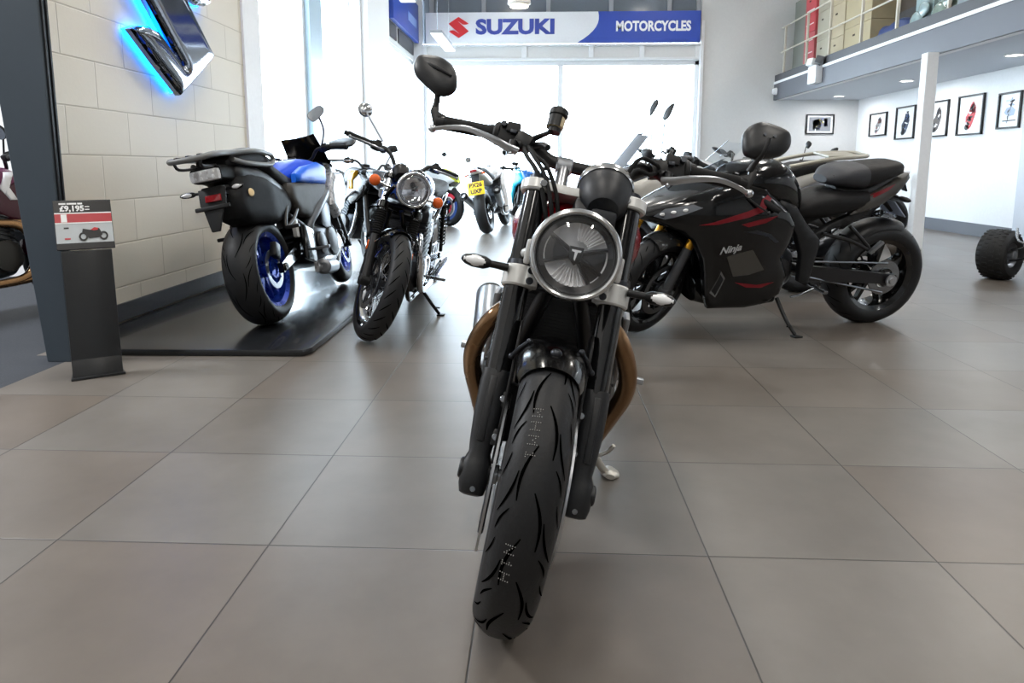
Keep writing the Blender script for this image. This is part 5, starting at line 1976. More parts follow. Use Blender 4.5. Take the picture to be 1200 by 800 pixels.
# tank
mb = MB()
mb.loft([(-0.38, 0.84, 0.09, 0.04, 0.06), (-0.44, 0.86, 0.165, 0.085, 0.085, 2.5), (-0.60, 0.87, 0.185, 0.10, 0.09, 2.6), (-0.78, 0.865, 0.175, 0.10, 0.09, 2.5), (-0.95, 0.85, 0.13, 0.07, 0.07, 2.5), (-1.10, 0.825, 0.085, 0.04, 0.05, 2.5)], 28, 5)
tank = bk.part(mb, 'fuel_tank', BLUE)
pn = Panel([(-0.40, 0.90), (-0.55, 0.93), (-0.85, 0.90), (-1.0, 0.855), (-1.02, 0.80), (-0.75, 0.785), (-0.45, 0.77)], 0.172, 0.026, 0.05)
for s in (1, -1):
    mb = MB()
    pn.mesh(mb, s)
    bk.part(mb, 'tank_side', mat('bright_blue_paint', '1d6ae8', 0.38, spec=0.18), tank)
mb = MB()
mb.cyl((-0.58, 0, 0.965), (-0.58, 0, 0.985), 0.05, 24, 0.004)
bk.part(mb, 'filler_cap', SATIN, tank)
pn = Panel([(-0.42, 0.79), (-0.80, 0.80), (-1.14, 0.80), (-1.17, 0.72), (-1.06, 0.60), (-0.88, 0.56), (-0.66, 0.60), (-0.48, 0.70)], 0.155, 0.025, 0.05)
for s in (1, -1):
    mb = MB()
    pn.mesh(mb, s)
    bk.part(mb, 'tank_lower_panel', LGREY)
for s in (1, -1):
    pn = Panel([(-0.02, 0.86), (-0.24, 0.86), (-0.38, 0.76), (-0.42, 0.62), (-0.32, 0.52), (-0.16, 0.56), (0.02, 0.70)], 0.165, 0.03, 0.05)
    mb = MB()
    pn.mesh(mb, s)
    bk.part(mb, 'front_fairing', mat('fairing_silver', 'b9bcc0', 0.28, metal=0.4, coat=0.4))
# windscreen and front cowl
mb = MB()
mb.loft([(0.14, 0.80, 0.05, 0.05, 0.05, 3), (0.06, 0.84, 0.12, 0.09, 0.09, 3), (-0.10, 0.88, 0.15, 0.09, 0.12, 3), (-0.24, 0.90, 0.13, 0.06, 0.10, 3)], 24, 4)
cw = bk.part(mb, 'front_cowl', BLACK)
mb = MB()
vs, fs = [], []
for i in range(7):
    t = i / 6
    for j in range(11):
        a = -1 + 2 * j / 10
        vs.append((-0.02 - 0.20 * t - 0.08 * a * a, a * (0.155 - 0.03 * t), 0.90 + 0.25 * t))
for i in range(6):
    for j in range(10):
        fs.append([i * 11 + j, i * 11 + j + 1, (i + 1) * 11 + j + 1, (i + 1) * 11 + j])
k = len(vs)
vs += [(p[0] - 0.006, p[1], p[2] - 0.002) for p in vs]
fs += [[q + k for q in f][::-1] for f in fs]
mb.add(vs, fs)
bk.part(mb, 'windscreen', mat('dark_smoked_screen', '101114', 0.15, coat=0.4), cw)
hb = handlebar(bk, [(-0.04, 0, 0.74), (-0.04, 0.08, 0.75), (-0.06, 0.15, 0.82), (-0.11, 0.24, 0.835), (-0.17, 0.37, 0.83)], 0.012, (0.25, 0.37), guards=mat('hand_guard_black', '121316', 0.4))
for s in (-1,):
    stalk_mirror(bk, (-0.10, s * 0.19, 0.84), (-0.10, s * 0.24, 1.09), 0.062, 0.042, xf='fork', face=(0.93, 0, -0.36), tilt=s * 0.5, bow=(0.0, s * 0.03, 0.0))
# machinery
engine(bk, -0.66, 0.38, 0.48, 0.30, 0.40, GUN, SATIN, fins=False, cyl_tilt=25, top=0.28, head_m=GUN)
for s in (1, -1):
    tubes_part(bk, 'frame_spar', [([(-0.20, s * 0.06, 0.80), (-0.40, s * 0.14, 0.72), (-0.70, s * 0.165, 0.62), (-0.88, s * 0.14, 0.52), (-0.92, s * 0.12, 0.36)], [0.03, 0.036, 0.036, 0.034, 0.03])], 0.03, mat('frame_cast', '55585c', 0.4, metal=0.7), seg=12)
    tubes_part(bk, 'subframe_rail', [[(-0.85, s * 0.13, 0.66), (-1.15, s * 0.13, 0.70), (-1.55, s * 0.10, 0.82)], [(-0.90, s * 0.13, 0.50), (-1.20, s * 0.13, 0.62), (-1.50, s * 0.10, 0.79)]], 0.014, SATIN)
swingarm(bk, (-0.92, 0.42), 0.125, BLACK, 0.034, 0.065)
mb = MB()
mb.box((-1.02, -0.165, 0.40), (0.17, 0.03, 0.22), (0, 0.3, 0), 0.02)
bk.part(mb, 'heel_guard', BLACK)
mb = MB()
mb.box((-1.10, -0.13, 0.52), (0.05, 0.03, 0.13), (0, 0.2, 0), 0.012)
bk.part(mb, 'rear_brake_reservoir', mat('reservoir_white', 'c9cbcc', 0.35))
for s in (1, -1):
    tubes_part(bk, 'pillion_bracket', [[(-1.02, s * 0.15, 0.66), (-1.20, s * 0.17, 0.58), (-1.36, s * 0.17, 0.54), (-1.22, s * 0.15, 0.66)]], 0.012, SATIN)
    mb = MB()
    mb.box((-1.36, s * 0.21, 0.535), (0.03, 0.085, 0.022), None, 0.007)
    bk.part(mb, 'pillion_footpeg', SATIN)
footpegs(bk, -0.98, 0.23, 0.36, ALUD)
mudguard(bk, 0.332, 0.17, -20, 60, SATIN, xf=bk.RW, name='rear_hugger')
mb = MB()
mb.box((-1.46, -0.115, 0.42), (0.07, 0.04, 0.09), (0, 0.5, 0), 0.012)
bk.part(mb, 'brake_caliper', SATIN)
silencer(bk, (-0.50, -0.12, 0.19), (-0.86, -0.165, 0.225), 0.052, ALUD, ALUD)
tubes_part(bk, 'exhaust_header', [([(-0.34, -0.09, 0.50), (-0.26, -0.10, 0.42), (-0.28, -0.10, 0.26), (-0.42, -0.10, 0.17), (-0.60, -0.12, 0.19)], [0.022] * 5), ([(-0.34, 0.0, 0.50), (-0.26, 0.0, 0.42), (-0.28, 0.0, 0.26), (-0.42, -0.02, 0.17), (-0.60, -0.10, 0.19)], [0.022] * 5)], 0.022, STEEL)
pn = Panel([(-0.25, 0.30), (-0.55, 0.22), (-0.88, 0.20), (-0.86, 0.26), (-0.60, 0.33), (-0.32, 0.42)], 0.14, 0.02, 0.03)
for s in (1, -1):
    mb = MB()
    pn.mesh(mb, s)
    bk.part(mb, 'belly_panel', mat('fairing_silver', 'b9bcc0', 0.28, metal=0.4, coat=0.4))
chain(bk, half=0.115)
side_stand(bk, (-0.80, 0.14, 0.22), (-0.84, 0.27, 0.068))
mb = MB()
mb.box((-0.27, 0, 0.56), (0.03, 0.30, 0.26), (0, -0.3, 0), 0.008)
bk.part(mb, 'radiator', mat('radiator_frame_black', '0e0f11', 0.5))

# ================================================================== CLASSIC TWIN BESIDE THE PLATFORM
bk = B3 = Bike('motorcycle', 'classic black twin with wire spoke wheels and round headlight beside the platform edge', (-1.03, 4.04, 0.0), -90, 10, 1.08, 0.315, 25.5, 0.035, 28, 1.45, 0.315)
CR = mat('polished_rim', 'c9ccd0', 0.12, metal=1)
wheel(bk, bk.FK, 'front_wheel', 0.315, 0.112, 0.235, 'wire', rim=CR, disc_l=(-0.066,), disc_r=0.15, tread=TREAD_RIB, tn=26, hubm=GUN)
wheel(bk, bk.RW, 'rear_wheel', 0.315, 0.14, 0.222, 'wire', rim=CR, disc_l=(-0.075,), disc_r=0.12, tread=TREAD_RIB, tn=22, hubm=GUN, sprocket=True)
fork_legs(bk, 0.103, -0.02, 0.27, 0.66, 0.026, 0.0205, SATIN, CHROME, gaiter=0.42, reflector=0.20)
clamps(bk, 0.103, 0.45, 0.625, 0.034, BLACK, BLACK)
mudguard(bk, 0.330, 0.142, -75, 35, BLACK, stays=[((-0.02, 0.072, 0.30), (0.0, 0.10, 0.05)), ((0.16, 0.072, 0.245), (0.02, 0.104, 0.22))])
mb = bk.F()
pts = []
for i in range(15):
    a = radians(-40 + 75 * i / 14)
    pts.append((a))
for s in (1, -1):
    mb = bk.F()
    mb.tube([(0.285 * sin(a), s * 0.074, 0.285 * cos(a)) for a in pts], 0.006, 8, 2)
    bk.part(mb, 'mudguard_edge', CHROME)
round_headlight(bk, (0.165, 0.0, 0.53), 0.096, (0.94, 0, -0.33))
for s in (1, -1):
    mb = bk.F()
    mb.tube([(0.13, s * 0.098, 0.53), (0.05, s * 0.105, 0.50), (0.0, s * 0.105, 0.50)], 0.011, 10, 4)
    bk.part(mb, 'headlight_bracket', BLACK)
for s in (1, -1):
    mb = bk.F()
    ax = Vector((-0.55, 0, 0.83)).normalized()
    c = Vector((0.015, s * 0.052, 0.665))
    mb.lathe([(0, -0.05), (0.035, -0.048), (0.047, -0.03), (0.050, 0.02), (0.044, 0.026), (0, 0.024)], c, ax, 28)
    p = bk.part(mb, 'instrument', SATIN)
    mb = bk.F()
    mb.lathe([(0.050, 0.014), (0.052, 0.022), (0.046, 0.03), (0.043, 0.024)], c, ax, 28, closed=True)
    bk.part(mb, 'instrument_rim', CHROME, p)
for s in (1, -1):
    indicator(bk, (0.05, s * 0.10, 0.545), (0.05, s * 0.195, 0.555), ORANGE, 0.034, long=False, face=(0.95, 0, -0.3))
hb = handlebar(bk, [(-0.05, 0, 0.69), (-0.05, 0.06, 0.70), (-0.06, 0.12, 0.79), (-0.13, 0.20, 0.835), (-0.20, 0.365, 0.872)], 0.0115, (0.225, 0.36), m=SATIN)
stalk_mirror(bk, (-0.12, -0.165, 0.87), (-0.15, -0.305, 1.035), 0.045, 0.045, CHROME, True, tilt=0, face=(1, 0, 0))
mb = MB()
mb.loft([(-0.24, 0.83, 0.06, 0.04, 0.05, 2.2), (-0.32, 0.845, 0.12, 0.08, 0.08, 2.2), (-0.45, 0.845, 0.150, 0.105, 0.10, 2.2), (-0.60, 0.84, 0.14, 0.10, 0.10, 2.2), (-0.74, 0.82, 0.10, 0.07, 0.08, 2.2), (-0.80, 0.81, 0.06, 0.04, 0.05, 2.2)], 28, 5)
tank = bk.part(mb, 'fuel_tank', mat('classic_blue_paint', '1f49a8', 0.16, coat=0.8))
pn = Panel([(-0.26, 0.82), (-0.50, 0.83), (-0.72, 0.80), (-0.70, 0.755), (-0.48, 0.745), (-0.30, 0.765)], 0.128, 0.02, 0.03)
for s in (1, -1):
    mb = MB()
    pn.mesh(mb, s)
    bk.part(mb, 'tank_white_stripe', mat('cream_white_paint', 'e6e7e8', 0.18, coat=0.8), tank)
mb = MB()
mb.loft([(-0.76, 0.80, 0.10, 0.02, 0.04, 3), (-0.85, 0.81, 0.13, 0.03, 0.05, 3), (-1.2, 0.82, 0.135, 0.035, 0.05, 3), (-1.45, 0.845, 0.11, 0.035, 0.05, 3), (-1.52, 0.845, 0.06, 0.02, 0.03, 3)], 24, 4)
bk.part(mb, 'seat', LEATH)
engine(bk, -0.60, 0.34, 0.46, 0.28, 0.36, GUN, CHROME, cyl_tilt=4, top=0.30, head_m=GUN)
for s in (1, -1):
    tubes_part(bk, 'exhaust_header', [([(-0.46, s * 0.09, 0.58), (-0.36, s * 0.125, 0.57), (-0.32, s * 0.15, 0.47), (-0.36, s * 0.165, 0.32), (-0.50, s * 0.17, 0.22), (-0.85, s * 0.17, 0.22)], [0.021] * 6)], 0.021, CHROME, seg=14)
    mb = MB()
    mb.tube([(-0.85, s * 0.17, 0.22), (-1.0, s * 0.172, 0.225), (-1.45, s * 0.178, 0.27), (-1.66, s * 0.18, 0.29)], [0.024, 0.042, 0.046, 0.028], 18, 5)
    bk.part(mb, 'silencer', CHROME)
    tubes_part(bk, 'frame_downtube', [[(-0.17, s * 0.03, 0.72), (-0.30, s * 0.09, 0.45), (-0.36, s * 0.11, 0.20), (-0.55, s * 0.12, 0.17), (-0.90, s * 0.12, 0.22), (-0.92, s * 0.11, 0.60), (-0.70, s * 0.08, 0.74), (-0.18, s * 0.03, 0.80)], [(-0.90, s * 0.11, 0.60), (-1.20, s * 0.12, 0.74), (-1.48, s * 0.10, 0.78)]], 0.014, BLACK)
swingarm(bk, (-0.92, 0.34), 0.10, BLACK, shocks=((-1.18, 0.135, 0.70), (-1.40, 0.135, 0.36)))
for s in (1, -1):
    mb = MB()
    Panel([(-0.72, 0.66), (-0.95, 0.64), (-0.98, 0.50), (-0.86, 0.45), (-0.74, 0.50)], 0.10, 0.025, 0.04).mesh(mb, s)
    bk.part(mb, 'side_cover', BLACK)
mudguard(bk, 0.335, 0.15, -80, 50, BLACK, xf=bk.RW, name='rear_mudguard')
footpegs(bk, -0.74, 0.23, 0.27, STEEL)
side_stand(bk, (-0.60, 0.145, 0.22), (-0.65, 0.285, 0.06))
chain(bk)

# ================================================================== BLACK FAIRED SPORTS TOURER, SIDE ON
bk = B4 = Bike('motorcycle', 'black faired sports motorcycle with thin red stripes standing side on behind the roadster', (0.645, 4.30, 0.0), 195.2, 9, 1.10, 0.30, 24, 0.03, 30, 1.44, 0.315)
wheel(bk, bk.FK, 'front_wheel', 0.30, 0.12, 0.216, 'cast', 5, BLACK, (0.075, -0.075), 0.15, tread=TREAD_ROAD, tn=18)
wheel(bk, bk.RW, 'rear_wheel', 0.318, 0.185, 0.216, 'cast', 5, BLACK, (-0.085,), 0.11, tread=TREAD_ROAD, tn=16, sprocket=True)
GOLD = mat('gold_fork_tube', 'd29a2e', 0.28, metal=0.8)
fork_legs(bk, 0.105, -0.02, 0.27, 0.62, 0.027, 0.024, mat('fork_lower_grey', '4b4d50', 0.4, metal=0.5), GOLD)
clamps(bk, 0.105, 0.43, 0.60, 0.034, SATIN, SATIN)
mudguard(bk, 0.315, 0.15, -55, 42, mat('mudguard_dark_grey', '2b2c2d', 0.25, coat=0.6))
yf = lambda x, z: max(0.03, 0.205 - 0.62 * max(0.0, x + 0.22) ** 1.25 - 0.05 * max(0.0, -x - 0.55) - 0.10 * max(0, 0.40 - z) - 0.20 * max(0, z - 0.72))
FA = [(0.131, 0.698), (0.06, 0.752), (-0.03, 0.79), (-0.131, 0.825), (-0.295, 0.869), (-0.42, 0.89), (-0.53, 0.87), (-0.60, 0.81), (-0.68, 0.75), (-0.73, 0.67), (-0.715, 0.57), (-0.67, 0.49), (-0.725, 0.38), (-0.70, 0.27), (-0.62, 0.215), (-0.493, 0.197), (-0.275, 0.202), (-0.235, 0.30), (-0.215, 0.40), (-0.195, 0.49), (-0.144, 0.585), (-0.07, 0.635), (0.04, 0.662), (0.12, 0.68)]
fair = Panel(FA, yf, 0.035, 0.075, 0.03)
FRED = mat('fairing_red', '74101c', 0.3, spec=0.3, coat=0.2)
FGREY = mat('fairing_dark_grey', '3d3b37', 0.35)
for s in (1, -1):
    mb = MB()
    fair.mesh(mb, s)
    f = bk.part(mb, 'side_fairing', mat('fairing_gloss_black', '060709', 0.14, spec=0.3, coat=0.35))
    badge(bk, fair, [(-0.319, 0.512), (-0.467, 0.547), (-0.551, 0.433), (-0.462, 0.407), (-0.371, 0.4)], s, FGREY, 'fairing_panel', f)
    badge(bk, fair, [(-0.149, 0.68), (-0.41, 0.754), (-0.477, 0.777), (-0.492, 0.813), (-0.529, 0.836), (-0.552, 0.817), (-0.506, 0.753), (-0.415, 0.722), (-0.246, 0.688)], s, FRED, 'red_stripe', f)
    badge(bk, fair, [(-0.38, 0.685), (-0.492, 0.712), (-0.592, 0.729), (-0.521, 0.692), (-0.423, 0.671)], s, FRED, 'red_stripe', f)
    badge(bk, fair, [(-0.389, 0.365), (-0.523, 0.346), (-0.626, 0.357), (-0.552, 0.328), (-0.462, 0.333)], s, FRED, 'red_stripe', f)
    badge(bk, fair, [(-0.255, 0.307), (-0.297, 0.432), (-0.326, 0.392), (-0.29, 0.28)], s, STEEL, 'fairing_vent', f)
    badge(bk, fair, [(-0.262, 0.318), (-0.295, 0.415), (-0.316, 0.387), (-0.286, 0.293)], s, PLAST, 'vent_opening', f, 0.004)
    badge(bk, fair, [(0.06, 0.706), (0.005, 0.75), (-0.121, 0.785), (-0.165, 0.771), (-0.07, 0.727), (0.007, 0.695)], s, mat('headlight_glass_dark', '5d6167', 0.06, coat=0.8), 'headlight', f)
    for c in ((-0.03, 0.737), (-0.085, 0.752), (0.02, 0.722)):
        mb = MB()
        mb.ball((c[0], s * (fair.y(*c) + 0.002), c[1]), (0.018, 0.006, 0.009), 12, 6)
        bk.part(mb, 'headlight_lamp', LEDW, f)
    badge(bk, fair, [(-0.40, 0.645), (-0.48, 0.652), (-0.56, 0.63), (-0.62, 0.585), (-0.60, 0.58), (-0.55, 0.615), (-0.47, 0.635)], s, GUN, 'fairing_edge', f)
    vs, fs = text_verts('Ninja', 0.052, 0.002, 0.001, 'CENTER', 1.1, 0.35)
    mb = MB()
    ux = Vector((-s, 0, 0)) if s > 0 else Vector((1, 0, 0))
    if s > 0:
        P = [(-0.335 - v.x, 0.552 + v.y + 0.18 * v.x, v.z) for v in vs]
    else:
        P = [(-0.335 + v.x, 0.552 + v.y + 0.18 * v.x, v.z) for v in vs]
    mb.add([(x, s * (fair.y(x, z) + 0.002 + d), z) for x, z, d in P], fs)
    bk.part(mb, 'fairing_lettering', mat('lettering_grey', 'a9abad', 0.4), f, ang=0)
# centre of the nose and belly
mb = MB()
mb.loft([(0.15, 0.70, 0.03, 0.02, 0.02, 2.5), (0.10, 0.715, 0.075, 0.035, 0.04, 2.5), (0.0, 0.75, 0.13, 0.05, 0.07, 2.6), (-0.13, 0.79, 0.165, 0.06, 0.10, 2.8), (-0.30, 0.83, 0.17, 0.06, 0.10, 2.8)], 24, 4)
nose = bk.part(mb, 'front_cowl', mat('cowl_dark_grey', '2c2d2f', 0.25, coat=0.5))
mb = MB()
vs, fs = [], []
for i in range(7):
    t = i / 6
    for j in range(11):
        a = -1 + 2 * j / 10
        vs.append((-0.06 - 0.30 * t - 0.09 * a * a, a * (0.15 - 0.035 * t), 0.83 + 0.15 * t))
for i in range(6):
    for j in range(10):
        fs.append([i * 11 + j, i * 11 + j + 1, (i + 1) * 11 + j + 1, (i + 1) * 11 + j])
mb.add(vs, fs)
bk.part(mb, 'windscreen', glass('smoked_screen_glass', (0.25, 0.26, 0.28), 0.1), nose)
mb = MB()
mb.loft([(-0.24, 0.26, 0.10, 0.08, 0.06, 3), (-0.45, 0.22, 0.15, 0.08, 0.06, 3), (-0.72, 0.23, 0.13, 0.07, 0.05, 3)], 20, 3)
bk.part(mb, 'belly_pan', BLACK)
# tank
mb = MB()
mb.loft([(-0.36, 0.87, 0.08, 0.05, 0.05), (-0.42, 0.875, 0.15, 0.085, 0.09, 2.5), (-0.54, 0.875, 0.18, 0.118, 0.11, 2.5), (-0.66, 0.865, 0.175, 0.132, 0.13, 2.5), (-0.75, 0.83, 0.145, 0.105, 0.12, 2.5), (-0.815, 0.77, 0.10, 0.07, 0.09, 2.5), (-0.83, 0.74, 0.05, 0.04, 0.05)], 28, 5)
tank = bk.part(mb, 'fuel_tank', mat('fairing_gloss_black', '060709', 0.14, spec=0.3, coat=0.35))
mb = MB()
mb.lathe([(0, 0.012), (0.03, 0.014), (0.045, 0.012), (0.058, 0.004), (0.06, 0.0), (0, 0.0)], (-0.60, 0, 0.993), (0.05, 0, 1), 28)
bk.part(mb, 'filler_cap', GUN, tank)
# frame spars
sp = Panel([(-0.643, 0.80), (-0.74, 0.765), (-0.82, 0.668), (-0.925, 0.569), (-0.91, 0.441), (-0.885, 0.30), (-0.828, 0.33), (-0.817, 0.484), (-0.763, 0.607), (-0.645, 0.745)], 0.165, 0.015, 0.025)
for s in (1, -1):
    mb = MB()
    sp.mesh(mb, s)
    bk.part(mb, 'frame_spar', mat('frame_dark', '1b1d20', 0.45, spec=0.35))
# seats
mb = MB()
mb.loft([(-0.80, 0.70, 0.07, 0.03, 0.05, 3), (-0.86, 0.73, 0.11, 0.045, 0.07, 3), (-0.98, 0.76, 0.145, 0.065, 0.09, 3), (-1.12, 0.775, 0.155, 0.06, 0.07, 3), (-1.22, 0.79, 0.14, 0.05, 0.06, 3)], 24, 4)
bk.part(mb, 'rider_seat', LEATH)
mb = MB()
mb.loft([(-0.985, 0.888, 0.06, 0.02, 0.02, 2.6), (-1.05, 0.905, 0.12, 0.045, 0.05, 2.8), (-1.20, 0.91, 0.145, 0.065, 0.07, 2.8), (-1.32, 0.93, 0.14, 0.058, 0.05, 2.8), (-1.42, 0.95, 0.115, 0.045, 0.03, 2.8), (-1.45, 0.955, 0.08, 0.025, 0.02, 2.8)], 24, 4)
ps = bk.part(mb, 'pillion_seat', LEATH)
mb = MB()
mb.loft([(-0.98, 0.888, 0.06, 0.02, 0.02, 2.6), (-0.992, 0.888, 0.072, 0.028, 0.028, 2.6), (-1.05, 0.905, 0.127, 0.050, 0.056, 2.8), (-1.13, 0.9085, 0.143, 0.064, 0.068, 2.8), (-1.19, 0.9095, 0.150, 0.070, 0.075, 2.8)], 24, 4)
bk.part(mb, 'seat_side_panel', mat('seat_grey_panel', '2b2d33', 0.55), ps)
# tail
tp = Panel([(-1.12, 0.70), (-1.20, 0.80), (-1.386, 0.885), (-1.494, 0.928), (-1.510, 0.90), (-1.432, 0.815), (-1.333, 0.755), (-1.23, 0.722)], lambda x, z: 0.125 - 0.16 * max(0, -x - 1.2), 0.02, 0.03)
for s in (1, -1):
    mb = MB()
    tp.mesh(mb, s)
    f = bk.part(mb, 'tail_panel', FGREY)
    badge(bk, tp, [(-1.225, 0.812), (-1.328, 0.850), (-1.39, 0.872), (-1.342, 0.838), (-1.242, 0.800)], s, FRED, 'red_stripe', f)
    mb = MB()
    Panel([(-0.879, 0.57), (-1.026, 0.655), (-1.176, 0.715), (-1.258, 0.725), (-1.189, 0.662), (-1.032, 0.615), (-0.926, 0.53)], 0.11, 0.012, 0.02).mesh(mb, s)
    bk.part(mb, 'subframe_cover', PLAST)
mb = MB()
mb.loft([(-1.06, 0.82, 0.05, 0.03, 0.04, 3), (-1.10, 0.81, 0.09, 0.055, 0.06, 3), (-1.20, 0.80, 0.105, 0.065, 0.07, 3), (-1.32, 0.84, 0.095, 0.06, 0.07, 3), (-1.50, 0.915, 0.04, 0.02, 0.02, 3)], 18, 3)
bk.part(mb, 'tail_unit', SATIN)
mb = MB()
mb.tube([(-1.30, 0, 0.80), (-1.42, 0, 0.76), (-1.50, 0, 0.70)], 0.018, 10, 4)
hg = bk.part(mb, 'plate_hanger', SATIN)
mb = MB()
mb.prism([(-0.09, 0), (0.09, 0), (0.09, 0.13), (-0.09, 0.13)], (-1.43, 0, 0.765), (0, 1, 0), Vector((-0.7, 0, -0.7)), 0.006, 0.002)
bk.part(mb, 'plate_board', mat('plate_board_grey', '9aa6bc', 0.4), hg)
for s in (1, -1):
    indicator(bk, (-1.45, s * 0.03, 0.79), (-1.50, s * 0.13, 0.775), mat('smoked_lens', '3a3a3c', 0.2), xf='bike', face=(-1, 0, 0), m=SATIN)
# rear end
mudguard(bk, 0.335, 0.17, -22, 45, SATIN, xf=bk.RW, name='rear_hugger')
swingarm(bk, (-0.90, 0.36), 0.125, mat('swingarm_black', '141518', 0.35), 0.034, 0.062)
mb = MB()
mb.lathe([(0.0, 0.016), (0.018, 0.016), (0.02, 0.008), (0.034, 0.008), (0.036, 0.0), (0, 0.0)], (-bk.wb, 0.165, bk.Rr), (0, 1, 0), 24)
bk.part(mb, 'axle_nut', ALU)
chain(bk, half=0.115)
for s in (1, -1):
    tubes_part(bk, 'pillion_bracket', [[(-0.95, s * 0.14, 0.60), (-1.12, s * 0.16, 0.56), (-1.25, s * 0.17, 0.51), (-1.12, s * 0.14, 0.64)]], 0.011, SATIN)
    mb = MB()
    mb.prism([(-0.05, -0.012), (0.05, -0.018), (0.05, 0.012), (-0.05, 0.012)], (-1.275, s * 0.19, 0.525), Vector((-0.75, 0, 0.66)), (0, 1, 0), 0.018, 0.004)
    bk.part(mb, 'pillion_footpeg', ALUD)
footpegs(bk, -0.93, 0.23, 0.30, STEEL)
tubes_part(bk, 'gear_lever', [[(-0.93, 0.19, 0.30), (-0.84, 0.20, 0.27), (-0.76, 0.215, 0.26)]], 0.007, STEEL)
engine(bk, -0.62, 0.38, 0.44, 0.28, 0.30, GUN, SATIN, fins=False, cyl_tilt=20, top=0.26)
side_stand(bk, (-0.74, 0.12, 0.22), (-0.785, 0.275, 0.055))
silencer(bk, (-0.95, -0.18, 0.30), (-1.42, -0.24, 0.47), 0.06, GUN, SATIN)
handlebar(bk, [(-0.02, 0.11, 0.66), (-0.06, 0.17, 0.69), (-0.11, 0.27, 0.67), (-0.16, 0.37, 0.655)], 0.0115, (0.26, 0.37), lever_m=SATIN)
for s in (1, -1):
    stalk_mirror(bk, (0.0, s * 0.13, 0.86), (-0.04, s * 0.27, 0.98), 0.06, 0.036, xf='bike', face=(1, 0, 0))

# ================================================================== THE OTHER MOTORCYCLES
def paint(hexc):
    return mat('bike_paint_' + hexc, hexc, 0.26, spec=0.3, coat=0.15)


